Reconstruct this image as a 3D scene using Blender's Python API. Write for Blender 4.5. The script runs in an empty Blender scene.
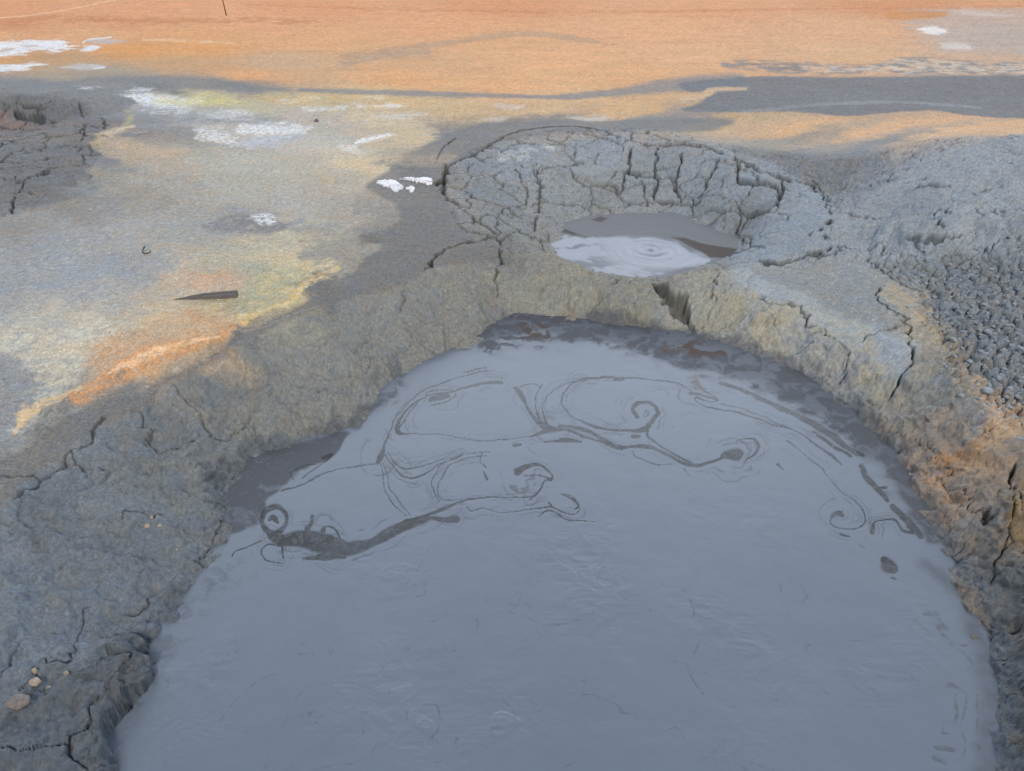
import bpy, math, random
import numpy as np
from mathutils import Vector, Matrix
rad = math.radians
F32 = np.float32
random.seed(7)

# ------------------------------------------------------------------ camera, sky, sun, exposure
IW, IH = 1024, 771
FPX = 710.0                      # focal length in pixels
CAMH = 1.9                       # eye height over the flat ground
PITCH = math.atan((385.5 + 75) / FPX)
CP, SP = math.cos(PITCH), math.sin(PITCH)
SUN_EL, SUN_AZ = 48.0, 172.0     # azimuth from +Y (view direction), negative = left
SUN_STRENGTH, SUN_ANGLE = 1.5, 10.0
SKY_STRENGTH = 0.10
EXPOSURE = 0.0
ZK = 0.56                        # depth of both craters, scaled
POOL_Z, BOWL_Z = -0.60 * ZK, -0.38 * ZK

scn = bpy.context.scene
cam_d = bpy.data.cameras.new("camera")
cam = bpy.data.objects.new("camera", cam_d)
scn.collection.objects.link(cam)
cam.location = (0, 0, CAMH)
cam.rotation_euler = (rad(90) - PITCH, 0, 0)
cam_d.sensor_fit = 'HORIZONTAL'
cam_d.sensor_width = 36
cam_d.lens = 36 * FPX / IW
cam_d.clip_start = 0.05
cam_d.clip_end = 20000
scn.camera = cam

w = bpy.data.worlds.new("World")
scn.world = w
w.use_nodes = True
nt = w.node_tree
bg = nt.nodes["Background"]
sky = nt.nodes.new("ShaderNodeTexSky")
sky.sky_type = 'NISHITA'
sky.sun_disc = False
sky.sun_elevation = rad(SUN_EL)
sky.sun_rotation = rad(SUN_AZ)
sky.air_density = 1.0
sky.dust_density = 3.0
sky.ozone_density = 1.0
# unseen cloud bank, added low ahead to brighten the pool's reflection
ADDED_CLOUD = 2.6
def wn(kind, **kw):
    n = nt.nodes.new(kind)
    for k, v in kw.items(): setattr(n, k, v)
    return n
wtc = wn("ShaderNodeTexCoord"); wsx = wn("ShaderNodeSeparateXYZ"); nt.links.new(wtc.outputs["Generated"], wsx.inputs[0])
def wmap(src, a, b, c, d):
    m = wn("ShaderNodeMapRange", interpolation_type='SMOOTHSTEP'); nt.links.new(src, m.inputs[0])
    for i_, q_ in zip((1, 2, 3, 4), (a, b, c, d)): m.inputs[i_].default_value = q_
    return m.outputs[0]
def wmul(a, b):
    m = wn("ShaderNodeMath", operation='MULTIPLY'); nt.links.new(a, m.inputs[0])
    if isinstance(b, float): m.inputs[1].default_value = b
    else: nt.links.new(b, m.inputs[1])
    return m.outputs[0]
wnz = wn("ShaderNodeTexNoise"); wnz.inputs["Scale"].default_value = 2.6; wnz.inputs["Detail"].default_value = 5
nt.links.new(wtc.outputs["Generated"], wnz.inputs["Vector"])
fac = wmul(wmul(wmap(wsx.outputs[2], .52, .86, 1, 0), wmap(wsx.outputs[1], .05, .75, 0, 1)), wmap(wnz.outputs[0], .3, .65, .55, 1.15))
wcb = wn("ShaderNodeCombineColor"); 
for i_, q_ in enumerate((.90, .97, 1.06)): nt.links.new(wmul(fac, q_ * ADDED_CLOUD / SKY_STRENGTH), wcb.inputs[i_])
wad = wn("ShaderNodeMix", data_type='RGBA', blend_type='ADD'); wad.inputs[0].default_value = 1
nt.links.new(sky.outputs[0], wad.inputs[6]); nt.links.new(wcb.outputs[0], wad.inputs[7])
nt.links.new(wad.outputs[2], bg.inputs[0])
bg.inputs[1].default_value = SKY_STRENGTH

sd = bpy.data.lights.new("sun", 'SUN')
sd.energy = SUN_STRENGTH
sd.angle = rad(SUN_ANGLE)
sd.color = (1.0, 0.93, 0.84)
sun = bpy.data.objects.new("sun", sd)
scn.collection.objects.link(sun)
dsun = Vector((math.sin(rad(SUN_AZ)) * math.cos(rad(SUN_EL)), math.cos(rad(SUN_AZ)) * math.cos(rad(SUN_EL)), math.sin(rad(SUN_EL))))
sun.rotation_euler = dsun.to_track_quat('Z', 'Y').to_euler()
scn.view_settings.view_transform = 'Standard'
scn.view_settings.look = 'None'
scn.view_settings.exposure = EXPOSURE
scn.view_settings.gamma = 1
scn.view_settings.use_curve_mapping = False

# ------------------------------------------------------------------ tags
def tag(o, label=None, cat=None, group=None, kind=None):
    if label: o["label"] = label
    if cat: o["category"] = cat
    if group: o["group"] = group
    if kind: o["kind"] = kind
    return o

# ------------------------------------------------------------------ noise
def _h(ix, iy, s):
    h = (ix.astype(np.uint32) * np.uint32(374761393)) ^ (iy.astype(np.uint32) * np.uint32(668265263)) ^ np.uint32((s * 2654435761) & 0xffffffff)
    h = (h ^ (h >> np.uint32(13))) * np.uint32(1274126177)
    h ^= h >> np.uint32(16)
    return h
def _r(h):
    return (h & np.uint32(0xffff)).astype(F32) * F32(1 / 65535.0)
ANG = np.linspace(0, 2 * np.pi, 257)[:256]
GX, GY = np.cos(ANG).astype(F32), np.sin(ANG).astype(F32)
def gnoise(x, y, s=0):
    fx, fy = np.floor(x), np.floor(y)
    ix, iy = fx.astype(np.int64), fy.astype(np.int64)
    dx, dy = (x - fx).astype(F32), (y - fy).astype(F32)
    wx = dx * dx * dx * (dx * (dx * 6 - 15) + 10)
    wy = dy * dy * dy * (dy * (dy * 6 - 15) + 10)
    def c(ox, oy):
        k = (_h(ix + ox, iy + oy, s) & np.uint32(255)).astype(np.intp)
        return GX[k] * (dx - ox) + GY[k] * (dy - oy)
    a = c(0, 0); a += wx * (c(1, 0) - a)
    b = c(0, 1); b += wx * (c(1, 1) - b)
    return (a + wy * (b - a)) * F32(1.5)
def fbm(x, y, f, octv=4, s=0, gain=0.5, ridged=False, lac=2.03):
    out = 0; amp = 1.0; tot = 0
    for o in range(octv):
        n = gnoise(x * f + o * 17.3, y * f - o * 9.1, s + o * 31)
        if ridged: n = 1 - 2 * np.abs(n)
        out = out + amp * n; tot += amp
        amp *= gain; f *= lac
    return (out / tot).astype(F32)
def vor(x, y, s=0, jit=0.95):
    """F1, F2-F1, random of the nearest cell"""
    ix, iy = np.floor(x).astype(np.int64), np.floor(y).astype(np.int64)
    f1 = np.full(x.shape, 9, F32); f2 = f1.copy(); idr = np.zeros(x.shape, F32)
    for ox in (-1, 0, 1):
        for oy in (-1, 0, 1):
            h = _h(ix + ox, iy + oy, s)
            px = (ix + ox) + 0.5 + (_r(h) - 0.5) * jit
            py = (iy + oy) + 0.5 + (_r(h >> np.uint32(16)) - 0.5) * jit
            d = np.sqrt((px - x) ** 2 + (py - y) ** 2).astype(F32)
            near = d < f1
            f2 = np.where(near, f1, np.minimum(f2, d))
            idr = np.where(near, _r(h * np.uint32(2246822519)), idr)
            f1 = np.where(near, d, f1)
    return f1, f2 - f1, idr
def sst(a, b, x):
    t = np.clip((x - a) / (b - a), 0, 1)
    return t * t * (3 - 2 * t)
def lin(c):
    c = np.asarray(c, float) / 255
    return np.where(c < 0.04045, c / 12.92, ((c + 0.055) / 1.055) ** 2.4)

# ------------------------------------------------------------------ plane homography: where the eye's rays meet a level plane
def hit(px, py, z):
    dx = (np.asarray(px, float) - IW / 2) / FPX
    dy = (IH / 2 - np.asarray(py, float)) / FPX
    t = (z - CAMH) / (-SP + dy * CP)
    return t * dx, t * (CP + dy * SP)
def unhit(X, Y, z=0.0):
    fz = Y * CP - (z - CAMH) * SP
    uz = Y * SP + (z - CAMH) * CP
    return IW / 2 + FPX * X / fz, IH / 2 - FPX * uz / fz

# ------------------------------------------------------------------ broad relief: control points (traced point, height)
ctrl = []
def cpt(px, py, z):
    X, Y = hit(px, py, z); ctrl.append((float(X), float(Y), z))
for x in (-1500, -500, 200, 900, 1600, 2600): cpt(x, -60, 0.0)
for x in (-900, -300, 0, 260, 520, 780, 1050, 1400, 2000): cpt(x, 8, 0.0)
for x in (-700, -250, 0, 150, 330, 500, 680, 860, 1030, 1250, 1700): cpt(x, 62, 0.0)
for p in [(-200, 110, .02), (170, 100, 0), (300, 110, 0), (400, 110, 0), (560, 105, 0), (700, 100, -.01), (520, 124, .01), (610, 120, .02), (700, 128, .02), (770, 146, .03), (440, 168, 0), (860, 95, -.02), (1000, 95, -.02),
          (250, 180, .01), (340, 160, 0), (100, 230, .0), (0, 260, 0), (200, 250, .015), (-150, 300, 0), (350, 220, 0), (0, 350, 0), (150, 310, .01),
          (60, 380, 0), (-150, 430, 0), (-250, 600, 0), (-350, 900, 0), (-200, 1300, 0), (-600, 600, 0), (-900, 300, 0), (300, 270, 0), (400, 235, 0), (420, 180, .0),
          (400, 150, 0), (460, 130, 0), (600, 118, 0), (720, 125, 0), (800, 145, 0),
          # small crater at the far left
          (0, 96, .07), (30, 98, .1), (60, 104, .06), (85, 108, .05), (104, 120, .04), (100, 140, .05), (80, 160, .05), (40, 185, .04), (0, 205, .02), (-60, 95, .06), (-60, 215, .02), (125, 150, 0), (90, 190, 0),
          (10, 124, -.12), (40, 124, -.11), (60, 122, -.09), (30, 150, 0.0), (0, 150, -.02), (-40, 124, -.06), (70, 140, .02),
          # mound on the right
          (838, 195, .0), (870, 172, .06), (925, 152, .22), (1000, 143, .26), (1100, 150, .26), (930, 185, .29), (1000, 185, .36), (950, 225, .21), (1024, 225, .27),
          (885, 215, .07), (860, 245, .0), (905, 265, .01), (960, 265, .05), (1030, 270, .08), (960, 315, .02), (1030, 330, .04), (1024, 390, -.0), (985, 355, .01),
          (1150, 300, .1), (1150, 420, 0.03), (1300, 500, 0), (1250, 200, .1), (1400, 700, 0), (1400, 1000, 0), (1400, 150, 0)]: cpt(*p)
WALL = [((-110, 700, -.12), (90, 900)), ((-80, 640, -.11), (100, 820)), ((-30, 560, -.10), (110, 762)), ((0, 510, -.08), (122, 705)), ((30, 480, -.07), (150, 650)),
        ((60, 455, -.06), (178, 610)), ((95, 430, -.05), (207, 570)), ((140, 402, -.05), (228, 530)), ((190, 372, -.05), (232, 485)),
        ((240, 346, -.05), (262, 455)), ((290, 322, -.05), (315, 440)), ((340, 302, -.05), (360, 422)), ((390, 287, -.06), (387, 386)),
        ((430, 273, -.08), (428, 362)), ((470, 262, -.11), (470, 345)), ((510, 258, -.16), (495, 322)), ((555, 262, -.20), (550, 317)),
        ((595, 283, -.31), (600, 322)), ((645, 284, -.31), (650, 328)), ((700, 277, -.27), (700, 336)), ((745, 270, -.20), (745, 350)),
        ((800, 292, -.17), (800, 372)), ((850, 322, -.14), (836, 398)), ((915, 342, -.06), (882, 436)), ((965, 390, -.05), (917, 482)),
        ((1012, 432, -.05), (934, 532)), ((1062, 490, -.06), (965, 582)), ((1100, 560, -.08), (988, 640)), ((1120, 640, -.1), (1000, 705)),
        ((1130, 740, -.12), (998, 780)), ((1130, 870, -.12), (975, 880)), ((1050, 1100, -.12), (860, 1000)), ((600, 1350, -.12), (600, 1080)), ((100, 1200, -.12), (250, 1010))]
rimw, basew = [], []
PC = hit(560, 560, POOL_Z)
for (rx, ry, rz), (bx, by) in WALL:
    rz *= ZK
    R = hit(rx, ry, rz); B = hit(bx, by, POOL_Z)
    rimw.append(R); basew.append(B)
    ctrl.append((float(R[0]), float(R[1]), rz)); ctrl.append((float(B[0]), float(B[1]), POOL_Z + .005))
    for s in (.33, .66):
        ctrl.append((float(R[0] + (B[0] - R[0]) * s), float(R[1] + (B[1] - R[1]) * s), rz + (POOL_Z - rz) * s + .03 * math.sin(s * math.pi)))
    vx, vy = PC[0] - B[0], PC[1] - B[1]; L = math.hypot(vx, vy)
    ctrl.append((float(B[0] + vx / L * .12), float(B[1] + vy / L * .12), POOL_Z - .10))
for p in [(560, 450), (400, 520), (700, 480), (560, 620), (300, 700), (850, 650), (600, 850), (820, 560), (400, 620)]: cpt(p[0], p[1], -.52)
BOWL = [((447, 200, -.03), (551, 246)), ((455, 165, .02), (559, 231)), ((500, 143, .09), (583, 217)), ((560, 133, .16), (620, 212)), ((640, 132, .20), (655, 211)),
        ((710, 145, .22), (690, 217)), ((775, 166, .22), (718, 229)), ((818, 198, .14), (737, 238)), ((818, 228, .02), (738, 250)), ((778, 253, -.12), (722, 263)), ((480, 238, -.06), (555, 258))]
brim, bbase = [], []
for (rx, ry, rz), (bx, by) in BOWL:
    rz *= ZK
    R = hit(rx, ry, rz); B = hit(bx, by, BOWL_Z)
    brim.append(R); bbase.append(B)
    ctrl.append((float(R[0]), float(R[1]), rz)); ctrl.append((float(B[0]), float(B[1]), BOWL_Z + .005))
    for s in (.35, .7):
        ctrl.append((float(R[0] + (B[0] - R[0]) * s), float(R[1] + (B[1] - R[1]) * s), rz + (BOWL_Z - rz) * s + .075 * math.sin(s * math.pi)))
for p in [(600, 248), (650, 245), (700, 248), (640, 268), (620, 230), (670, 230)]: cpt(p[0], p[1], -.29)
cpt(640, 277, -.235); cpt(600, 270, -.235); cpt(690, 268, -.23)
C = np.array(ctrl, float)
CE = 0.06
def rbf_solve():
    n = len(C)
    d = np.sqrt((C[:, None, 0] - C[None, :, 0]) ** 2 + (C[:, None, 1] - C[None, :, 1]) ** 2 + CE ** 2)
    A = np.zeros((n + 3, n + 3)); A[:n, :n] = -d - np.eye(n) * (-.01)
    Pm = np.c_[np.ones(n), C[:, 0], C[:, 1]]
    A[:n, n:] = Pm; A[n:, :n] = Pm.T
    return np.linalg.solve(A, np.r_[C[:, 2], 0, 0, 0])
RW = rbf_solve()
def relief(X, Y):
    X = np.asarray(X); Y = np.asarray(Y); sh = X.shape
    x = X.ravel().astype(F32); y = Y.ravel().astype(F32)
    out = np.full(x.shape, RW[-3], float) + RW[-2] * x + RW[-1] * y
    for k in range(0, len(x), 200000):
        xs, ys = x[k:k + 200000], y[k:k + 200000]
        acc = np.zeros(xs.shape, F32)
        for (cx, cy, _), wgt in zip(C, RW[:-3]):
            acc -= F32(wgt) * np.sqrt((xs - F32(cx)) ** 2 + (ys - F32(cy)) ** 2 + F32(CE ** 2))
        out[k:k + 200000] += acc
    r = np.sqrt(x * x + y * y)
    f = sst(25, 60, r)
    return (out * (1 - f)).reshape(sh).astype(F32)

# ------------------------------------------------------------------ terrain grid
def steps(*segs):
    out = []
    for a, b, st in segs: out.append(np.arange(a, b, st))
    out.append([segs[-1][1]])
    return np.concatenate(out)
U = steps((-1700, -250, 22), (-250, -20, 3), (-20, 1044, 1.0), (1044, 1300, 3), (1300, 2800, 22)).astype(float)
V = steps((-74.9, -74, .1), (-74, -60, .7), (-60, -4, 2.0), (-4, 130, .6), (130, 215, .42), (215, 262, .16), (262, 330, .42), (330, 640, .8), (640, 760, 2), (760, 1500, 12)).astype(float)
NU, NV = len(U), len(V)
UU, VV = np.meshgrid(U, V)
XX, YY = hit(UU, VV, 0.0)
XX = XX.astype(F32); YY = YY.astype(F32)
ZZ = relief(XX, YY)
T_row = (-CAMH) / (-SP + (IH / 2 - V) / FPX * CP)
SU = (FPX / T_row).astype(F32)                       # du per metre in X
SV = (1 / np.maximum(np.abs(np.gradient(YY[:, NU // 2].astype(float), V)), 1e-6)).astype(F32)   # dv per metre in Y
Xc, Yc = np.clip(XX, -40, 40), np.clip(YY, 0, 60)
WX = fbm(Xc, Yc, 2.6, 5, 11, .6); WY = fbm(Xc, Yc, 2.6, 5, 77, .6)

# first point of the relief along a ray: turns a traced point into a place on the ground
def ground_at(pts):
    pts = np.asarray(pts, float)
    dx = (pts[:, 0] - IW / 2) / FPX; dy = (IH / 2 - pts[:, 1]) / FPX
    dz = -SP + dy * CP; dyy = CP + dy * SP
    t0 = (0.3 - CAMH) / dz; t1 = (-.75 - CAMH) / dz
    K = 160
    ts = t0[:, None] + (t1 - t0)[:, None] * np.linspace(0, 1, K)[None]
    z = CAMH + ts * dz[:, None]
    g = relief(ts * dx[:, None], ts * dyy[:, None])
    below = z <= g
    k = np.argmax(below, 1); k = np.clip(k, 1, K - 1)
    i = np.arange(len(pts))
    a = (z - g)[i, k - 1]; b = (z - g)[i, k]
    s = a / np.maximum(a - b, 1e-6)
    t = ts[i, k - 1] + s * (ts[i, k] - ts[i, k - 1])
    return t * dx, t * dyy, CAMH + t * dz
def zm(x0, y0, s, pts):
    return [(x0 + p[0] / s, y0 + p[1] / s) + tuple(q / s for q in p[2:3]) for p in pts]
def to_uv(pts):
    X, Y, _ = ground_at([(p[0], p[1]) for p in pts])
    u, v = unhit(X, Y, 0)
    return np.c_[u, v]
def block(us, vs, pad_u, pad_v, UA=None, VA=None):
    UA = U if UA is None else UA; VA = V if VA is None else VA
    j0, j1 = np.searchsorted(UA, [min(us) - pad_u, max(us) + pad_u])
    i0, i1 = np.searchsorted(VA, [min(vs) - pad_v, max(vs) + pad_v])
    return slice(max(i0 - 1, 0), min(i1 + 1, len(VA))), slice(max(j0 - 1, 0), min(j1 + 1, len(UA)))
def sdf_poly(px, py, P):
    d = np.full(px.shape, 1e9, F32); inside = np.zeros(px.shape, bool)
    n = len(P)
    for k in range(n):
        ax, ay = P[k]; bx, by = P[(k + 1) % n]
        ex, ey = bx - ax, by - ay
        t = np.clip(((px - ax) * ex + (py - ay) * ey) / max(ex * ex + ey * ey, 1e-9), 0, 1)
        d = np.minimum(d, (px - ax - t * ex) ** 2 + (py - ay - t * ey) ** 2)
        if ay != by:
            c = ((ay > py) != (by > py)) & (px < (bx - ax) * (py - ay) / (by - ay) + ax)
            inside ^= c
    d = np.sqrt(d)
    return np.where(inside, d, -d)
def smooth_line(P, n=6):
    P = np.asarray(P, float)
    if len(P) < 3: return P
    Q = np.vstack([2 * P[0] - P[1], P, 2 * P[-1] - P[-2]])
    out = []
    for i in range(1, len(Q) - 2):
        for t in np.linspace(0, 1, n, endpoint=False):
            a, b, c, d = Q[i - 1:i + 3]
            out.append(.5 * ((2 * b) + (-a + c) * t + (2 * a - 5 * b + 4 * c - d) * t * t + (-a + 3 * b - 3 * c + d) * t ** 3))
    out.append(P[-1])
    return np.array(out)
def dist_line(px, py, P, wd):
    """distance to the polyline divided by the local half width"""
    best = np.full(px.shape, 1e9, F32)
    for k in range(len(P) - 1):
        ax, ay = P[k][:2]; bx, by = P[k + 1][:2]
        ex, ey = bx - ax, by - ay
        t = np.clip(((px - ax) * ex + (py - ay) * ey) / max(ex * ex + ey * ey, 1e-9), 0, 1)
        ww = wd[k] + (wd[k + 1] - wd[k]) * t
        best = np.minimum(best, np.sqrt((px - ax - t * ex) ** 2 + (py - ay - t * ey) ** 2) / np.maximum(ww, .2))
    return best
WX2 = gnoise(Xc * 17, Yc * 17, 12) * .6 + gnoise(Xc * 41, Yc * 41, 14) * .4; WY2 = gnoise(Xc * 17, Yc * 17, 78) * .6 + gnoise(Xc * 41, Yc * 41, 79) * .4
def closed(P):
    n = len(P); out = []
    for i in range(n):
        a, b, c, d = P[i - 1], P[i], P[(i + 1) % n], P[(i + 2) % n]
        for t in (0, .33, .67): out.append(.5 * ((2 * b) + (-a + c) * t + (2 * a - 5 * b + 4 * c - d) * t * t + (-a + 3 * b - 3 * c + d) * t ** 3))
    return np.array(out)
def pmask(pts, feather=3.0, warp=.06, raw=False):
    P = np.asarray(pts, float) if raw else closed(to_uv(pts))
    pad = feather * 3 + warp * 180
    bl = block(P[:, 0], P[:, 1], pad, pad)
    pu = UU[bl] + (WX[bl] * 2.6 + WX2[bl] * .5) * warp * SU[bl[0]][:, None]
    pv = VV[bl] + (WY[bl] * 2.6 + WY2[bl] * .5) * warp * SV[bl[0]][:, None]
    sd_ = sdf_poly(pu.astype(F32), pv.astype(F32), P)
    return bl, sst(-feather, feather, sd_)
def smask(pts, wd=2.0, soft=1.0, warp=.01, curve=True):
    """stroke mask on the terrain; pts may carry a width"""
    uv = to_uv(pts)
    ws = np.array([(p[2] / 2 if len(p) > 2 else wd / 2) for p in pts])
    A = np.c_[uv, ws]
    jag = warp == 0
    if curve: A = smooth_line(A, 4)
    pad = float(ws.max()) * (1 + soft) * 2 + 8 + warp * 180
    bl = block(A[:, 0], A[:, 1], pad, pad)
    pu = UU[bl] + (WX[bl] * 2.6 + WX2[bl] * .5) * warp * SU[bl[0]][:, None]
    pv = VV[bl] + (WY[bl] * 2.6 + WY2[bl] * .5) * warp * SV[bl[0]][:, None]
    if jag:
        x, y = Xc[bl], Yc[bl]
        pu = UU[bl] + (WX[bl] * .05 + gnoise(x * 13, y * 13, 15) * .022 + gnoise(x * 31, y * 31, 16) * .010) * SU[bl[0]][:, None]
        pv = VV[bl] + (WY[bl] * .05 + gnoise(x * 13, y * 13, 17) * .022 + gnoise(x * 31, y * 31, 18) * .010) * SV[bl[0]][:, None]
    d = dist_line(pu.astype(F32), pv.astype(F32), A[:, :2], np.maximum(A[:, 2], .3))
    if jag: d = d * (1 + .9 * np.clip(gnoise(x * 6, y * 6, 19) + .1, -.3, 1))
    return bl, 1 - sst(1 - soft * .5, 1 + soft, d)

# region masks -------------------------------------------------------
M = {k: np.zeros(XX.shape, F32) for k in ("wall", "bowl", "rubble", "mound", "corner", "smooth", "plain")}
def uvw(L):
    A = np.array(L, float); u, v = unhit(A[:, 0], A[:, 1], 0); return np.c_[u, v]
def put(key, bm, k=1.0):
    bl, m = bm; M[key][bl] = np.maximum(M[key][bl], m * k)
# bank between rim and mud
cent = np.array(PC)
rimo = [np.array(r) for r in rimw]; baseo = [np.array(b) + (cent - np.array(b)) * .08 for b in basew]
put("wall", pmask(uvw(rimo), 5, .03, raw=True))
inner = pmask(uvw(baseo), 2, .0, raw=True)
put("bowl", pmask([(447, 205), (443, 188), (450, 168), (475, 150), (520, 137), (580, 129), (640, 128), (710, 141), (775, 162), (822, 195), (826, 225), (785, 256), (735, 268), (650, 283), (600, 282), (550, 258), (480, 245)], 4, .03))
put("rubble", pmask([(880, 262), (905, 285), (930, 320), (950, 370), (985, 405), (1030, 430), (1200, 520), (1250, 300), (1100, 235), (1024, 248), (980, 262), (930, 262)], 6, .08))
put("rubble", pmask([(735, 150), (770, 152), (870, 158), (880, 175), (850, 205), (835, 215), (822, 195), (775, 165)], 5, .08), .45)
put("mound", pmask([(830, 200), (860, 170), (920, 142), (1024, 136), (1200, 140), (1250, 260), (1024, 250), (905, 262), (850, 262), (790, 262), (826, 228)], 5, .08))
put("corner", pmask([(-100, 96), (0, 95), (60, 98), (100, 112), (106, 135), (85, 175), (50, 200), (0, 215), (-150, 240)], 4, .06))
M["wall"] *= 1 - M["rubble"]
shelf = pmask([(760, 272), (800, 268), (860, 270), (900, 300), (915, 345), (905, 385), (880, 372), (850, 350), (800, 318), (760, 300)], 6, .05)
M["smooth"][shelf[0]] = shelf[1]
ann = pmask([(742, 268), (765, 245), (785, 222), (800, 200), (790, 178), (822, 192), (832, 215), (826, 240), (800, 262), (775, 272)], 6, .05)
M["smooth"][ann[0]] = np.maximum(M["smooth"][ann[0]], ann[1])

# ------------------------------------------------------------------ fine relief
Xp, Yp = Xc, Yc
Xc = Xp + ZZ * np.clip(Xp, -1, 1) * .4; Yc = Yp + ZZ * .5      # patterns follow the slope, not only the plan
N_a = fbm(Xc, Yc, 3.2, 5, 1, .55)
N_b = fbm(Xc, Yc, 11., 5, 2, .6)
N_r = fbm(Xc + .1 * WX, Yc + .1 * WY, 5.5, 5, 3, .6, ridged=True)
N_f = fbm(Xc, Yc, 55., 3, 4, .8)
fade = 1 - sst(9, 30, YY)
D = np.zeros(XX.shape, F32)
rough_w = M["wall"] * (1 - .75 * M["smooth"])
N_s = fbm(Xc, Yc, 26., 5, 6, .72)
N_p = fbm(Xc + .04 * WX, Yc + .04 * WY, 15., 4, 7, .6, ridged=True)
N_fold = np.abs(fbm(Xc + .15 * WX, Yc + .15 * WY, 2.6, 4, 8, .5)) 
N_fold2 = np.abs(fbm(Xc + .08 * WX, Yc + .08 * WY, 7.5, 3, 9, .5))
D += rough_w * (.10 * N_fold + .05 * N_fold2 - .03)
D += rough_w * ((.036 * N_a + .016 * N_r * (.6 + .8 * np.clip(N_a + .3, 0, 1)) + .018 * N_b + .013 * N_s + .004 * N_p + .008 * N_f) * (1 - .35 * sst(3.4, 2.4, YY) * sst(0.5, -.5, XX)))
D += (1 - M["wall"]) * (.010 * N_a + .004 * N_b + .0022 * N_f * fade)
D += M["mound"] * (.07 * N_fold + .02 * N_fold2 + .035 * N_a + .018 * N_b + .011 * N_s + .004 * N_f)
crk = np.zeros(XX.shape, F32)             # depth of cracks, metres
crkc = np.zeros(XX.shape, F32)            # strength of the shade painted into traced cracks
def vcracks(key, fx, seed, w0, depth, thr=0.0):
    ii = np.where(M[key] > .02)
    x, y = Xc[ii] + .10 * WX[ii], Yc[ii] + .10 * WY[ii]
    f1, ed, r_ = vor(x * fx, y * fx, seed)
    k = (1 - sst(0, w0, ed)) * sst(thr - .1, thr + .15, fbm(Xc[ii], Yc[ii], 1.1, 3, seed + 5) + .25)
    crk[ii] = np.maximum(crk[ii], k * depth * M[key][ii] * (1 - .85 * M['smooth'][ii]))
    return ii, f1, ed, r_
ii, f1, ed, r_ = vcracks("bowl", 3.3, 21, .055, .045, .0)
D[ii] += M["bowl"][ii] * ((r_ - .5) * .020 * sst(0, .10, ed) + .004 * sst(0, .2, ed) + .010 * N_b[ii] + .006 * N_s[ii] + .03 * N_a[ii])
vcracks("bowl", 7.5, 22, .05, .018, .15)
ii, f1, ed, r_ = vcracks("corner", 2.6, 23, .06, .05, .0)
D[ii] += M["corner"][ii] * ((r_ - .5) * .02 * sst(0, .2, ed) + .02 * N_r[ii] + .03 * N_a[ii] + .015 * N_s[ii])
ii = np.where(M["rubble"] > .02)
x, y = Xc[ii] + .03 * WX[ii], Yc[ii] + .03 * WY[ii]
f1, ed, r_ = vor(x * 17, y * 17, 31)
g1, ge, gr_ = vor(x * 34, y * 34, 32)
cl = sst(0, .35, ed) * (.25 + .75 * r_)
D[ii] += M["rubble"][ii] * (.044 * cl + .016 * sst(0, .3, ge) * gr_ + .02 * N_b[ii] - .02)
ii = np.where(M["mound"] > .02)
g1, ge, gr_ = vor(Xc[ii] * 14 + .5 * WX[ii], Yc[ii] * 14 + .5 * WY[ii], 41)
pt = sst(.0, .3, fbm(Xc[ii], Yc[ii], 2.4, 3, 44))
v1, v2, v3 = vor(Xc[ii] * 5 + .9 * WX[ii], Yc[ii] * 5 + .9 * WY[ii], 45)
crk[ii] = np.maximum(crk[ii], M['mound'][ii] * .05 * (1 - sst(0, .07, v2)) * sst(.0, .25, fbm(Xc[ii], Yc[ii], 3, 3, 46)))
D[ii] += M['mound'][ii] * .03 * (v3 - .5) * sst(0, .2, v2)
D[ii] += M["mound"][ii] * pt * (.014 * sst(0, .25, ge) * gr_)
crk[ii] = np.maximum(crk[ii], M["mound"][ii] * pt * .014 * (1 - sst(0, .12, ge)))
# gravelly grain of the dry plain
g1, ge, gr_ = vor(Xc * 30, Yc * 30, 51)
D += (1 - M["wall"]) * (1 - M["bowl"]) * fade * .004 * (gr_ - .5) * sst(0, .4, ge)

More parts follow.
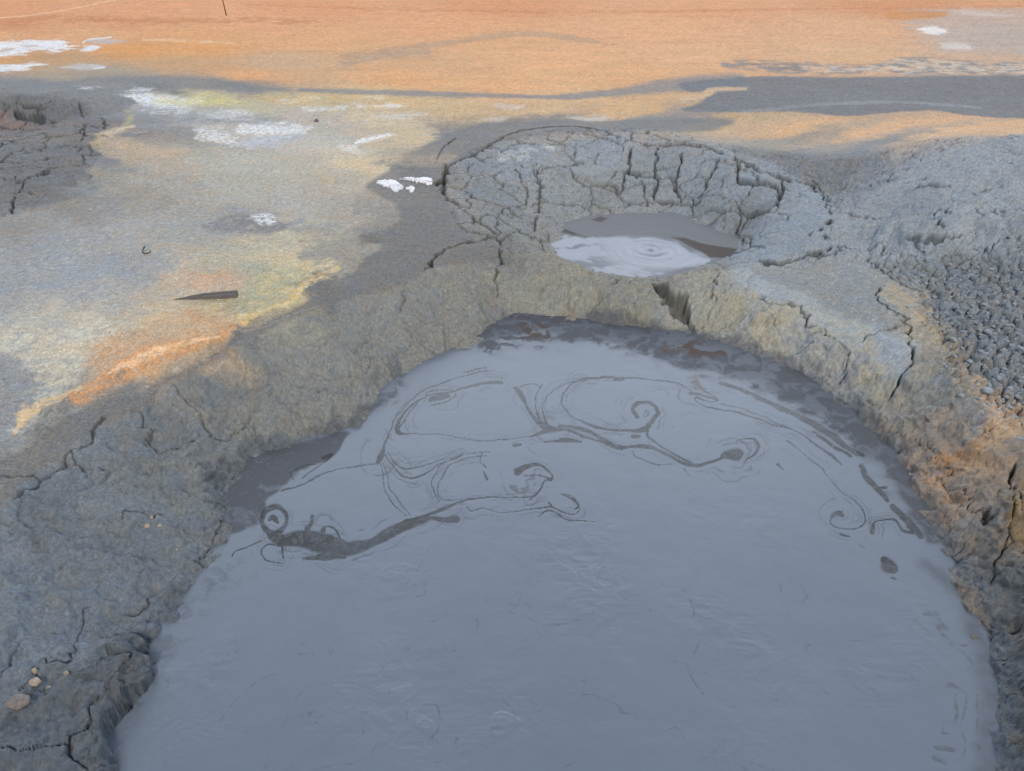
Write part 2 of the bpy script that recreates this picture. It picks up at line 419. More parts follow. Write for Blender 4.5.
def crack(pts, w_=1.6, depth=.05, zoom=None, warp=.012, c=1.0):
    if zoom: pts = zm(*zoom, pts)
    bl, m = smask([p if len(p) < 3 else p for p in pts], w_ * .68, 1.0, 0)
    depth = depth * 1.25
    crk[bl] = np.maximum(crk[bl], m * depth); crkc[bl] = np.maximum(crkc[bl], m * c)
Z5 = (400, 100, 2.327)
for pts, w_, dp in [
    ([(65, 400), (80, 370), (120, 340), (190, 325), (215, 315)], 2.2, .06),
    ([(110, 155), (105, 180), (85, 195)], 3.5, .09),
    ([(110, 155), (170, 130), (230, 90), (300, 68), (400, 62), (460, 72), (520, 92), (600, 105), (690, 105), (760, 130), (830, 160), (900, 190), (960, 200), (990, 240), (1000, 262)], 2.0, .06),
    ([(105, 160), (100, 200), (115, 230), (150, 260), (190, 290), (220, 310)], 2.2, .06),
    ([(540, 110), (530, 150), (520, 210)], 2.2, .06), ([(600, 110), (590, 160), (598, 190), (585, 225)], 2.4, .06),
    ([(655, 130), (645, 180), (650, 235)], 2.2, .06), ([(740, 140), (720, 180), (705, 215)], 1.9, .05), ([(410, 105), (405, 150)], 1.2, .03),
    ([(325, 170), (350, 155), (420, 150)], 1.2, .03), ([(520, 165), (560, 175), (600, 180), (650, 178)], 1.5, .04),
    ([(430, 200), (500, 205), (530, 235), (600, 235), (700, 245)], 1.2, .03), ([(315, 150), (320, 190), (330, 220), (315, 290), (310, 310)], 1.8, .05),
    ([(230, 320), (235, 260), (300, 235), (270, 165)], 1.5, .05), ([(790, 150), (790, 190), (870, 200), (880, 240), (830, 270), (790, 270), (785, 310), (810, 330)], 2.2, .06),
    ([(880, 170), (890, 215), (870, 240)], 1.8, .05), ([(130, 90), (90, 120), (85, 145)], 1.4, .03),
    ([(835, 370), (900, 380), (960, 370), (1020, 355)], 1.8, .04), ([(1005, 280), (950, 320)], 1.6, .04),
    ([(235, 340), (232, 400), (228, 460)], 1.8, .04), ([(0, 440), (8, 470), (0, 490)], 1.5, .04), ([(730, 395), (728, 440), (722, 480)], 1.4, .03),
    ([(590, 425, 4), (612, 462, 13), (650, 482, 12), (672, 505, 8), (688, 530, 3)], 3, .075)]:
    crack(pts, w_, dp, Z5)
Z6 = (760, 180, 2.966)
for pts, w_, dp in [
    ([(355, 320), (350, 350), (380, 375), (420, 405), (445, 430), (448, 490), (455, 540), (400, 620)], 2.2, .06), ([(445, 425), (380, 445), (315, 470), (300, 480)], 1.2, .03),
    ([(120, 380), (130, 400), (170, 440), (230, 490), (250, 540), (245, 590)], 1.4, .03), ([(160, 0), (190, 40), (205, 70)], 1.5, .04), ([(210, 115), (150, 170)], 1.6, .04),
    ([(0, 240), (60, 250), (140, 235), (220, 205), (300, 220)], 2.0, .05), ([(0, 345), (60, 370), (120, 380)], 1.1, .03), ([(320, 225), (380, 280), (440, 320), (540, 350)], 1.8, .05),
    ([(430, 190), (520, 195), (600, 160)], 1.6, .03), ([(510, 110), (515, 140), (530, 165)], 1.8, .04)]:
    crack(pts, w_, dp, Z6)
ZL = (0, 85, 6.708)
for pts, w_, dp in [([(690, 235), (695, 285)], 2.5, .08), ([(560, 270), (570, 300), (555, 345), (480, 380), (410, 420)], 1.6, .05), ([(320, 400), (300, 435), (180, 460), (170, 475)], 1.4, .04),
    ([(330, 500), (290, 515), (255, 525)], 3.0, .08), ([(80, 460), (70, 490), (0, 520)], 1.8, .06), ([(0, 560), (40, 570), (140, 555)], 1.6, .05), ([(150, 590), (105, 635), (130, 665), (230, 630), (320, 590), (400, 560)], 1.2, .05),
    ([(600, 420), (612, 450), (600, 470)], 1.0, .04), ([(20, 370), (90, 385)], 2.5, .07), ([(120, 215), (300, 232)], 3, .06)]:
    crack(pts, w_, dp, ZL)
Z7 = (0, 400, 2.077)
for pts, w_, dp in [([(0, 155), (50, 158), (75, 160)], 1.2, .03), ([(30, 205), (80, 170), (120, 130), (155, 100), (210, 40)], 2.0, .012), ([(155, 530), (165, 480), (185, 420)], 2.0, .012),
    ([(40, 600), (90, 570), (150, 535)], 2.0, .012), ([(250, 265), (270, 250), (330, 240)], 2.0, .012), ([(430, 310), (480, 285), (500, 262)], 2.0, .012), ([(265, 440), (300, 425), (320, 400)], 2.0, .012)]:
    crack(pts, w_, dp, Z7, warp=.03)
for pts, w_ in [([(1008, 470), (1012, 520), (1000, 560), (985, 590)], 1.6), ([(928, 440), (945, 470), (965, 500), (990, 520)], 1.2), ([(1016, 480), (1024, 510)], 2)]:
    crack(pts, w_, .04)
# procedural hairline cracks in the bank
ii = np.where(M["wall"] > .05)
f1, ed, r_ = vor((Xc[ii] + .12 * WX[ii]) * 2.6, (Yc[ii] + .12 * WY[ii]) * 2.6, 61)
k = (1 - sst(0, .025, ed)) * sst(-.05, .25, fbm(Xc[ii], Yc[ii], 1.3, 3, 63))
crk[ii] = np.maximum(crk[ii], .022 * k * M["wall"][ii])

def raise_(pts, h, feather=2, warp=.03):
    bl, m = pmask(pts, feather, warp); D[bl] += h * m
# crust slab overhanging the mud at lower left, flakes, mound ledges, ridge lumps
raise_([(-40, 800), (0, 735), (60, 700), (104, 674), (140, 668), (162, 684), (148, 702), (118, 716), (100, 742), (102, 800)], .085, 1.5, .02)
raise_([(118, 655), (135, 640), (150, 640), (152, 655), (135, 664)], .06, 2)
raise_(zm(*Z6, [(355, 225), (370, 185), (400, 165), (430, 205), (530, 195), (600, 150), (660, 125), (705, 185), (600, 120), (500, 140), (400, 130), (330, 190)]), .05, 2.5, .02)
raise_([(520, 262), (545, 258), (575, 268), (590, 285), (585, 305), (560, 300), (530, 285)], .05, 4)
raise_([(668, 288), (690, 278), (735, 272), (745, 300), (720, 318), (690, 312)], .05, 4)
raise_([(600, 296), (625, 292), (655, 300), (672, 318), (620, 318)], .04, 4)
raise_([(505, 326), (508, 312), (522, 306), (540, 312), (545, 322)], -.08, 2, .0)      # small hollow at the foot of the wall
for pts, h in [([(790, 262), (812, 238), (840, 230), (870, 245), (850, 262)], .02), ([(700, 205), (722, 200), (740, 215), (735, 232), (715, 228)], .04)]:
    raise_(pts, h, 4)
# jagged back rim of the left corner crater
bl, m = pmask(zm(*ZL, [(0, 150), (60, 120), (120, 85), (180, 110), (205, 85), (250, 130), (340, 130), (380, 150), (470, 140), (540, 150), (560, 185), (400, 185), (200, 175), (0, 190)]), 2, .06)
D[bl] += m * (.02 + .06 * np.clip(fbm(Xc[bl], Yc[bl], 3.5, 4, 97, .6) + .3, 0, 1))
# hump with undercut in the ochre crust by the stake
bl, m = smask(zm(0, 180, 2.965, [(140, 675), (230, 640), (330, 585), (430, 525), (530, 492), (620, 470), (700, 440)]), 9, 1, .03); D[bl] += .02 * m
DEPTH = crk
ZZ0 = ZZ + D - DEPTH
# keep the basin floor under the mud quiet
def grid_normals(X, Y, Z):
    dxu = np.gradient(X, axis=1); dyu = np.gradient(Y, axis=1); dzu = np.gradient(Z, axis=1)
    dxv = np.gradient(X, axis=0); dyv = np.gradient(Y, axis=0); dzv = np.gradient(Z, axis=0)
    nx = dyu * dzv - dzu * dyv; ny = dzu * dxv - dxu * dzv; nz = dxu * dyv - dyu * dxv
    L = np.sqrt(nx * nx + ny * ny + nz * nz) + 1e-12
    s = np.sign(nz); s[s == 0] = 1
    return nx / L * s, ny / L * s, nz / L * s
nx, ny, nz = grid_normals(XX, YY, ZZ)
# relief across steep faces: noise laid along height too
q = M["wall"] * (1 - .7 * M["smooth"]) * sst(.98, .8, nz)
side = fbm(Xc * 1.1 + ZZ0 * .9, Yc * 1.1 + ZZ0 * .7, 6.5, 4, 91, .6) * .6 + fbm(Xc - ZZ0 * .8, Yc + ZZ0 * .9, 22., 3, 92, .6) * .3
fx_ = XX + nx * side * q * .055
fy_ = YY + ny * side * q * .055
fz_ = ZZ0 + nz * side * q * .03

# ------------------------------------------------------------------ colour of the ground (what the soil is made of, plus shade painted into cracks and gaps)
ALB = 0.95
SAMP = """
-300 -30 205 148 108;0 8 208 152 112;150 8 210 155 116;300 8 208 152 112;500 5 205 148 108;700 8 210 158 120;900 5 200 145 105;1024 5 205 155 115;1300 0 205 150 110
0 28 196 140 100;120 25 205 152 112;250 22 212 160 122;450 25 214 162 122;650 30 216 168 130;850 30 212 168 132;1000 40 185 165 150;1200 30 190 165 145
0 35 212 165 125;100 35 212 165 125;200 35 210 160 115;300 40 214 165 122;420 60 205 165 128;500 40 210 165 125;560 60 218 172 132;620 75 214 170 130;700 60 214 172 135;850 55 210 172 138;1000 62 200 170 145
0 56 200 155 110;60 58 185 150 115;130 50 210 155 100;200 48 212 158 105;100 70 165 150 130;180 62 190 155 120;280 62 196 165 135;250 75 214 165 122;400 80 216 168 125;500 85 218 172 130
150 85 125 125 125;250 86 130 128 125;60 86 128 130 132;170 100 175 172 160;220 100 190 182 150;300 98 190 175 145;380 98 205 180 140;450 105 200 175 140;550 105 205 175 140;620 108 205 172 135
130 120 135 138 142;180 115 165 165 165;250 120 175 175 172;320 118 185 175 165;380 120 200 185 160;250 135 180 175 168;330 140 178 175 168;400 135 190 175 150
110 150 165 150 130;150 150 175 158 138;200 160 165 162 155;260 165 170 168 160;320 175 172 165 150;370 165 195 180 155;345 200 160 155 148;380 215 145 140 132
60 200 140 132 122;130 190 150 142 130;180 190 158 154 148;230 190 165 162 155;300 205 165 162 158;0 225 140 138 135;60 240 148 150 152;130 235 155 155 155;200 225 150 152 152;260 218 148 148 150;300 235 178 172 155
0 280 142 146 152;80 270 148 152 158;140 265 158 158 156;190 275 180 165 148;230 275 165 162 148;260 262 180 172 150;300 260 190 178 150;330 250 150 145 135;200 290 178 168 150
0 320 165 164 160;60 320 178 172 162;110 325 170 165 155;160 320 185 172 150;200 325 180 150 120;240 310 180 168 138;280 285 190 175 140;0 360 150 150 148;40 350 165 164 160;90 355 178 170 155;130 355 185 155 125
0 390 140 145 150;40 400 150 152 150;-80 350 150 150 150;-100 450 130 135 138;0 470 112 120 128
60 430 115 120 124;120 405 118 120 122;250 335 112 112 112;330 290 110 111 112;390 250 108 110 112;430 220 112 112 113;420 170 115 116 118;460 135 125 126 128;550 122 130 130 130;660 122 140 138 135
60 520 108 112 116;0 560 120 127 134;0 640 116 123 130;60 620 114 121 128;0 720 108 114 121;60 720 106 111 116;110 700 108 110 113;90 760 100 105 109;140 600 112 117 122;180 560 114 118 121;130 500 118 122 124;200 480 118 118 114;150 440 118 118 114
230 400 124 122 115;220 450 125 124 118;270 400 132 129 118;330 350 132 128 118;310 400 134 130 118;380 320 134 130 118;370 360 132 128 116;430 300 134 130 118;440 330 130 126 116;490 280 134 130 116;490 305 128 124 112
540 280 138 132 116;560 300 142 135 115;610 300 135 130 115;650 300 135 132 120;640 315 145 135 110;700 300 142 136 118;740 300 138 134 118;720 325 140 130 105;780 320 145 133 108;760 300 135 135 130
480 160 130 134 138;520 160 138 143 148;600 150 140 145 150;650 170 132 138 142;700 165 135 141 147;760 175 138 143 148;500 200 126 130 132;560 190 138 140 138;520 230 132 133 128;600 205 132 132 126;700 200 130 136 140;780 210 138 144 150;740 225 120 122 124;800 235 140 147 153;500 245 122 122 118
830 240 138 146 153;760 262 140 148 155;800 275 140 146 150;850 290 135 142 148;880 320 136 141 143;840 330 138 141 140;820 360 142 136 124;860 370 138 132 122;870 400 128 120 105;900 350 140 138 130;905 310 142 138 126;920 340 150 142 124;930 300 120 128 135
900 400 132 124 110;930 400 135 128 112;900 440 132 118 98;950 430 132 126 116;925 470 150 118 88;950 460 160 125 92;930 500 145 115 88;980 460 135 118 100;1000 430 165 140 112;1010 420 175 145 115;960 530 118 108 96;1000 500 108 104 98;1020 490 130 108 80;980 580 98 94 88;1010 600 92 90 86;1010 680 84 82 80;1015 750 86 82 76;1080 650 90 86 80
860 150 130 135 140;780 140 150 145 135;730 122 190 165 135;800 128 205 170 135;900 125 205 170 138;1000 125 205 172 140;1100 125 200 168 135;800 155 135 138 140;820 180 122 130 138
870 190 132 140 148;950 165 140 146 152;1010 160 140 147 153;950 200 142 148 155;1010 210 145 151 157;900 230 138 145 152;960 240 142 148 153;1020 245 132 140 148;880 260 138 146 154;950 280 128 138 147;1010 290 126 136 145;1000 340 126 135 142;960 330 122 126 128;980 380 125 128 128;1020 380 120 124 124;1100 300 115 124 132;1200 450 120 124 124
0 110 105 108 112;50 115 108 112 116;15 124 170 125 100;60 150 118 124 132;20 170 122 130 140;90 130 122 124 128;50 190 120 126 132;-100 150 110 116 122
"""
S = np.array([[float(q) for q in e.split()] for ln in SAMP.strip().splitlines() for e in ln.split(';')])
def calm(c):
    c = np.atleast_2d(np.asarray(c, float)); g = c @ np.array([.35, .45, .2]); sat = (c.max(1) - c.min(1)) / c.max(1)
    k = (.55 + .5 * sst(136, 160, g)) * (1 - sst(.22, .38, sat)) + 1.12 * sst(.22, .38, sat)
    return lin(g[:, None] + (c - g[:, None]) * k[:, None])
suv = to_uv(S[:, :2]); scol = calm(S[:, 2:5]) * ALB
def metric(u, v):
    k = .22 + .58 * sst(60, 230, v)
    return (u - 512) * k
COL = np.zeros(XX.shape + (3,), F32); WT = np.zeros(XX.shape, F32)
mu = metric(UU + WX * SU[:, None] * .5, VV).astype(F32); mv = (VV + WY * SV[:, None] * .35).astype(F32)
sm = metric(suv[:, 0], suv[:, 1])
for k in range(len(S)):
    r2 = (mu - F32(sm[k])) ** 2 + (mv - F32(suv[k, 1])) ** 2
    ww = 1 / (r2 + 16) ** 1.7
    WT += ww
    for c in range(3): COL[..., c] += ww * F32(scol[k, c])
COL /= WT[..., None]
ROUGH = np.full(XX.shape, .92, F32)
def paint(bm, rgb, op=1.0, brk=0.0, bf=9.0, seed=200, rough=None):
    bl, m = bm
    m = m * op
    if brk > 0:
        n = fbm(Xc[bl], Yc[bl], bf, 4, seed, .6)
        m = m * sst(brk - .35 - .25, brk - .35 + .25, n + .15)
    c = (calm(rgb)[0] * ALB).astype(F32)
    COL[bl] += (c - COL[bl]) * m[..., None]
    if rough is not None: ROUGH[bl] += (rough - ROUGH[bl]) * m
Z0 = (0, 0, 6.827); Z1 = (0, 0, 3.012); Z2 = (340, 0, 2.977); Z3 = (684, 0, 3.012); Z4 = (0, 180, 2.965)
# dark band left, river of grey mud right, thin streaks
paint(pmask([(-300, 84), (0, 80), (60, 82), (110, 76), (200, 77), (235, 82), (300, 91), (240, 93), (170, 88), (130, 105), (108, 122), (108, 140), (85, 172), (50, 205), (-100, 230), (-300, 240)], 3, .12), (118, 121, 126), .75, rough=.75)
paint(smask([(300, 90, 3), (360, 92, 4), (430, 94, 5), (500, 96, 3), (560, 97, 4), (620, 92, 7), (684, 84, 12), (740, 80, 10)], 5, .8, .05), (122, 124, 128), .8, rough=.7)
paint(pmask([(680, 83), (730, 78), (765, 76), (850, 77), (1024, 75), (1500, 78), (1500, 130), (1024, 119), (930, 110), (860, 116), (790, 112), (700, 112), (684, 110), (705, 99), (715, 90), (690, 92)], 1.5, .03), (110, 117, 128), .92, rough=.85)
paint(smask([(684, 99, 5), (704, 96, 5), (712, 90, 4), (745, 89, 2)], 3, 1, .04), (205, 178, 148), .8)
paint(smask([(740, 112, 2), (800, 106, 3), (900, 102, 3), (980, 108, 2)], 3, 1, .05), (150, 154, 158), .5)
paint(pmask(zm(*Z3, [(120, 183), (250, 180), (420, 190), (560, 195), (640, 175), (740, 172), (880, 185), (1500, 190), (1500, 230), (860, 225), (700, 225), (560, 222), (380, 225), (230, 215), (120, 200)]), 2, .08), (128, 130, 134), .85, .45, 3)
paint(pmask(zm(*Z3, [(350, 195), (560, 200), (640, 180), (740, 178), (880, 190), (1500, 195), (1500, 228), (860, 222), (560, 218), (400, 215)]), 2, .08), (205, 195, 182), .8, .55, 5, 230)
paint(pmask(zm(*Z3, [(640, 40), (740, 28), (900, 25), (1500, 30), (1500, 165), (850, 155), (760, 130), (700, 95)]), 4, .3), (182, 168, 158), .7)
paint(pmask(zm(*Z3, [(705, 85), (760, 80), (800, 95), (760, 104), (715, 98)]), 1.5, .1), (232, 226, 222), .95)
paint(pmask(zm(*Z3, [(770, 130), (850, 132), (870, 150), (800, 148)]), 2, .1), (215, 205, 198), .8)
paint(pmask(zm(*Z3, [(800, 32), (930, 38), (1000, 50), (880, 50)]), 2, .2), (215, 205, 198), .5, .3)
paint(smask(zm(*Z3, [(620, 48, 14), (680, 46, 22), (780, 44, 14)]), 4, .8, .1), (196, 138, 82), .8)
paint(smask(zm(*Z2, [(0, 175, 20), (150, 150, 14), (300, 130, 12), (430, 110, 14), (560, 100, 14), (680, 112, 14), (800, 130, 10)]), 4, 1, .15), (176, 148, 122), .75, .3)
paint(smask(zm(*Z2, [(0, 190, 12), (120, 168, 14), (260, 155, 20)]), 4, 1, .15), (176, 152, 130), .8, .3)
paint(smask([(250, 5, 1.5), (420, 10, 2), (600, 12, 2), (800, 9, 1.5), (1024, 6, 1.5)], 2, 1, .3), (190, 130, 88), .6, .3, 2)
paint(smask([(0, 22, 4), (60, 18, 5), (130, 21, 4), (240, 20, 4), (320, 22, 3)], 4, 1, .5), (186, 128, 86), .7, .35, 1.5)
paint(smask([(0, 18, 1), (40, 14, 1), (80, 7, 1), (115, 0, 1)], 1, 1, .05), (226, 184, 148), .8)
# white and yellow mineral deposits
W_ = (226, 227, 230)
paint(pmask(zm(*Z0, [(-600, 285), (0, 285), (200, 275), (420, 275), (472, 310), (465, 345), (380, 350), (280, 365), (350, 335), (200, 345), (130, 375), (0, 385), (-600, 400)]), 1, .2), W_, .95, .12, 6)
paint(pmask(zm(*Z0, [(160, 308), (270, 305), (250, 322), (150, 322)]), 1, .1), (190, 170, 160), .8)
paint(pmask(zm(*Z0, [(0, 335), (110, 330), (100, 350), (0, 362)]), 1, .1), (190, 168, 155), .8)
paint(pmask(zm(*Z0, [(-400, 435), (0, 440), (330, 432), (180, 470), (0, 490), (-400, 500)]), 1, .12), W_, .9, .15, 6)
paint(pmask(zm(*Z0, [(540, 345), (600, 312), (700, 320), (640, 347)]), 1, .06), W_, .95)
paint(smask(zm(*Z0, [(570, 292, 9), (620, 268, 9), (760, 252, 7)]), 1.5, .8, .05), W_, .9)
paint(pmask(zm(*Z0, [(600, 290), (640, 270), (760, 265), (860, 285), (700, 300)]), 1.5, .1), (188, 178, 175), .8)
paint(pmask(zm(*Z0, [(430, 455), (560, 438), (700, 440), (700, 465), (560, 475)]), 1.5, .1), (190, 185, 180), .85)
paint(smask(zm(*Z0, [(640, 468, 8), (705, 460, 8)]), 1.5, .8, .03), W_, .9)
paint(smask(zm(*Z1, [(430, 120, 5), (560, 122, 6), (700, 130, 5)]), 1.5, .8, .08), (220, 190, 155), .7, .3, 2)
for P_, op, br in [([(380, 290), (450, 285), (560, 290), (620, 302), (540, 322), (430, 316)], 1, .25), ([(390, 268), (450, 268), (450, 276), (400, 275)], .9, 0), ([(710, 370), (880, 370), (920, 400), (760, 408)], .9, .35),
                   ([(720, 425), (870, 412), (800, 435), (730, 442)], .8, .3), ([(850, 298), (940, 292), (945, 302), (860, 304)], 1, 0), ([(590, 385), (700, 400), (700, 430), (620, 430)], .8, .4),
                   ([(440, 330), (500, 312), (570, 325), (560, 345), (470, 350)], .7, .45), ([(620, 345), (740, 330), (770, 350), (660, 362)], .7, .45), ([(900, 325), (1024, 322), (1024, 332), (940, 335)], .8, .2),
                   ([(330, 400), (350, 385), (405, 378), (390, 392)], .8, 0), ([(230, 262), (290, 262), (280, 267)], .9, 0)]:
    paint(pmask(zm(*Z1, P_), 2.5, .12), W_ if op > .85 else (222, 222, 224), op * .92, max(br, .3), 22)
for P_, op, br in [([(60, 428), (70, 405), (150, 400), (110, 422)], 1, .2), ([(115, 312), (150, 306), (175, 312), (150, 320)], 1, 0), ([(35, 310), (60, 305), (100, 315), (50, 320)], .8, .2),
                   ([(0, 440), (60, 430), (60, 450), (0, 460)], .7, .4), ([(100, 345), (200, 332), (280, 332), (240, 350), (150, 355)], .7, .4), ([(460, 315), (520, 312), (540, 320), (480, 322)], .8, 0), ([(700, 350), (790, 345), (780, 362), (720, 360)], .6, .3),
                   ([(470, 460), (550, 455), (545, 475), (500, 478)], .45, .1), ([(580, 440), (620, 432), (620, 448)], .7, 0), ([(420, 355), (490, 350), (480, 362)], .7, 0), ([(60, 290), (110, 290), (100, 298)], .8, 0)]:
    paint(pmask(zm(*Z2, P_), 2.5, .10), W_ if op > .85 else (215, 212, 208), op * .92, max(br, .3), 22)
paint(pmask(zm(*Z1, [(460, 300), (620, 285), (720, 300), (660, 318), (520, 318)]), 3, .1), (205, 195, 140), .75, .3, 6)
paint(pmask(zm(*Z1, [(760, 290), (860, 288), (1024, 280), (1024, 310), (820, 312)]), 3, .1), (205, 180, 135), .7, .3, 5)
paint(smask(zm(*Z1, [(380, 370, 18), (400, 345, 12), (385, 335, 8)]), 3, 1, .03), (190, 180, 130), .6, .3)
paint(smask(zm(*Z1, [(290, 440, 20), (330, 400, 20), (400, 382, 14)]), 3, 1, .05), (200, 180, 150), .7, .3)
paint(pmask(zm(*Z1, [(380, 340), (470, 320), (560, 345), (700, 350), (860, 360), (880, 380), (700, 370), (560, 380), (430, 385)]), 4, .1), (140, 143, 150), .7, .4, 6)
paint(pmask(zm(*Z1, [(720, 425), (880, 410), (900, 420), (760, 450)]), 3, .1), (170, 174, 186), .8, .2, 6)
# pink and orange stains in the flat beside the stake and along the rim
paint(pmask(zm(*Z4, [(600, 130), (640, 105), (760, 100), (830, 125), (830, 155), (700, 155), (620, 150)]), 3, .06), (122, 125, 132), .85, .25, 9)
paint(pmask(zm(*Z4, [(740, 108), (800, 100), (820, 125), (770, 135)]), 2, .03), (222, 222, 226), .8, .4, 20)
paint(pmask(zm(*Z4, [(850, 135), (980, 130), (1000, 150), (920, 165)]), 3, .05), (138, 138, 140), .7, .3, 9)
paint(pmask(zm(*Z4, [(540, 310), (600, 280), (700, 270), (720, 320), (640, 325)]), 6, .06), (190, 158, 134), .7, .2)
paint(pmask(zm(*Z4, [(730, 270), (800, 260), (900, 280), (880, 340), (820, 380), (720, 400), (730, 330)]), 6, .06), (150, 158, 132), .55, .4, 14)
paint(pmask(zm(*Z4, [(30, 200), (180, 160), (330, 190), (480, 260), (460, 330), (300, 380), (150, 350), (-200, 380), (-300, 200)]), 14, .1), (146, 151, 158), .55, .2, 3)
paint(pmask(zm(*Z4, [(-100, 545), (40, 530), (110, 570), (120, 620), (60, 700), (20, 760), (-300, 900)]), 4, .05), (134, 140, 148), .85, .1)
paint(pmask(zm(*Z4, [(0, 460), (120, 420), (260, 400), (380, 440), (300, 560), (180, 640), (60, 720), (40, 700), (120, 600), (60, 530), (0, 510)]), 8, .08), (198, 190, 172), .65, .42, 16)
paint(pmask(zm(*Z4, [(240, 650), (250, 620), (290, 570), (370, 500), (450, 420), (560, 385), (640, 390), (730, 400), (735, 428), (700, 445), (600, 490), (520, 530), (430, 575), (330, 615)]), 7, .05), (188, 158, 130), .65, .25, 16)
paint(smask(zm(*Z4, [(235, 645, 20), (330, 590, 30), (430, 530, 34), (530, 500, 24), (640, 468, 20), (700, 440, 12)]), 8, 1, .04), (200, 150, 106), .65, .3, 16)
paint(smask(zm(*Z4, [(330, 590, 5), (430, 530, 12), (530, 495, 12), (640, 470, 8)]), 3, .8, .03), (226, 190, 156), .8, .25, 14)
paint(smask(zm(*Z4, [(50, 740, 12), (70, 690, 30), (140, 660, 26), (200, 640, 14), (250, 620, 8)]), 8, 1, .04), (214, 186, 146), .85, .25, 14)
paint(smask(zm(*Z4, [(720, 410, 16), (800, 380, 14), (900, 320, 16), (1000, 260, 16)]), 5, 1, .04), (208, 186, 138), .7, .3, 14)
# smooth dark mud between the ochre crust and the crater
paint(pmask([(248, 332), (300, 303), (335, 285), (368, 258), (385, 236), (402, 212), (380, 196), (366, 186), (385, 172), (412, 152), (440, 138), (470, 126), (520, 120), (600, 121), (690, 118), (735, 120), (700, 132), (640, 132), (560, 133), (500, 143), (455, 165), (446, 200), (480, 245), (520, 258),
             (470, 262), (430, 272), (390, 286), (340, 301), (290, 320), (240, 345), (190, 371), (140, 400), (95, 428), (60, 452), (20, 490), (-60, 580), (-300, 800), (-300, 620), (0, 458), (30, 440), (75, 415), (130, 392), (200, 362)], 3, .025), (110, 111, 113), .85, rough=.7)
paint(smask(zm(*Z4, [(700, 450, 1.5), (800, 430, 2), (860, 400, 2), (940, 375, 2)]), 1, 1, .02), (150, 150, 150), .6)
paint(pmask([(735, 148), (770, 148), (820, 152), (878, 156), (884, 178), (856, 205), (838, 212), (824, 192), (780, 166)], 6, .1), (116, 124, 134), .75, .1, 20)
rbm = pmask([(905, 262), (925, 290), (945, 325), (965, 368), (1000, 400), (1060, 430), (1250, 500), (1250, 240), (1100, 225), (1000, 240), (940, 250)], 10, .12)
paint(rbm, (118, 130, 142), .75)
paint(shelf, (132, 140, 147), .7); paint(ann, (138, 147, 155), .75)
paint(smask([(395, 160, 6), (420, 160, 10), (450, 158, 8)], 6, 1, .03), (165, 148, 130), .6, .2)
# wet foot of the bank, pale mounds, tan crumbs by the rubble
paint(smask([(118, 771, 40), (130, 712, 44), (158, 660, 40), (182, 615, 32), (212, 572, 28), (234, 530, 18), (236, 490, 10), (262, 458, 10), (320, 440, 10), (370, 410, 10), (400, 378, 10)], 14, 1, .08), (88, 92, 97), .75, rough=.5)
paint(smask([(488, 345, 8), (500, 330, 8), (560, 322, 5), (640, 328, 5), (700, 338, 6), (760, 356, 7), (810, 384, 8), (850, 412, 9), (890, 450, 10), (925, 500, 12), (940, 540, 12)], 8, 1, .03), (84, 86, 90), .8, rough=.5)
paint(smask([(940, 545, 10), (970, 585, 12), (990, 640, 14), (1000, 705, 14), (998, 780, 14)], 10, 1, .03), (92, 94, 98), .75, rough=.4)
paint(pmask([(-40, 800), (0, 735), (60, 700), (104, 674), (140, 668), (162, 684), (148, 702), (118, 716), (100, 742), (102, 800)], 3, .015), (92, 93, 95), .7, rough=.5)
paint(smask(zm(*Z6, [(390, 330, 30), (440, 360, 50), (480, 420, 50), (530, 480, 44), (580, 530, 24)]), 20, 1, .06), (168, 157, 138), .75, .35, 16)
paint(smask(zm(*Z6, [(600, 580, 16), (650, 640, 26), (700, 690, 34), (760, 720, 30)]), 20, 1, .06), (182, 162, 142), .7, .3, 16)
paint(smask(zm(*Z6, [(0, 350, 20), (80, 400, 16), (180, 440, 30), (280, 470, 30), (330, 560, 30), (400, 600, 30)]), 12, 1, .08), (158, 144, 116), .6, .4, 12)
paint(smask(zm(560, 320, 2.207, [(760, 190, 40), (800, 330, 70), (840, 400, 80), (870, 440, 60)]), 20, 1, .12), (146, 126, 108), .6, .35, 9)
paint(pmask(zm(560, 320, 2.207, [(890, 320), (920, 285), (960, 320), (940, 355), (900, 350)]), 5, .05), (156, 130, 104), .6)
paint(smask(zm(420, 250, 3.657, [(470, 240, 14), (520, 245, 22), (600, 240, 14)]), 5, 1, .03), (146, 130, 108), .6, .2)
paint(smask(zm(420, 250, 3.657, [(240, 215, 10), (265, 195, 18), (285, 180, 6)]), 5, 1, .0), (138, 122, 106), .7)
# patchiness and specks everywhere
n1 = fbm(Xc, Yc, 1.7, 4, 301, .6); n2 = fbm(Xc, Yc, 14, 4, 302, .65); n3 = gnoise(Xc * 85, Yc * 85, 303); n4 = gnoise(Xc * 170, Yc * 170, 304); n5 = fbm(Xc, Yc, 30, 3, 305, .7)
fs = 1 - .75 * sst(6, 14, YY)
COL *= np.clip(1 + .08 * n1 + .16 * n2 + (.26 * n3 + .22 * n4 + .26 * n5) * fs * (1 - .3 * M['wall']), .4, 1.7)[..., None]
ct = fbm(Xc, Yc, 6.5, 5, 306, .65) * .16 + n5 * .06
ct = ct * (1 - .45 * np.clip(M['wall'] + M['bowl'] + M['mound'], 0, 1))
COL[..., 0] *= 1 + ct; COL[..., 2] *= 1 - ct * 1.2
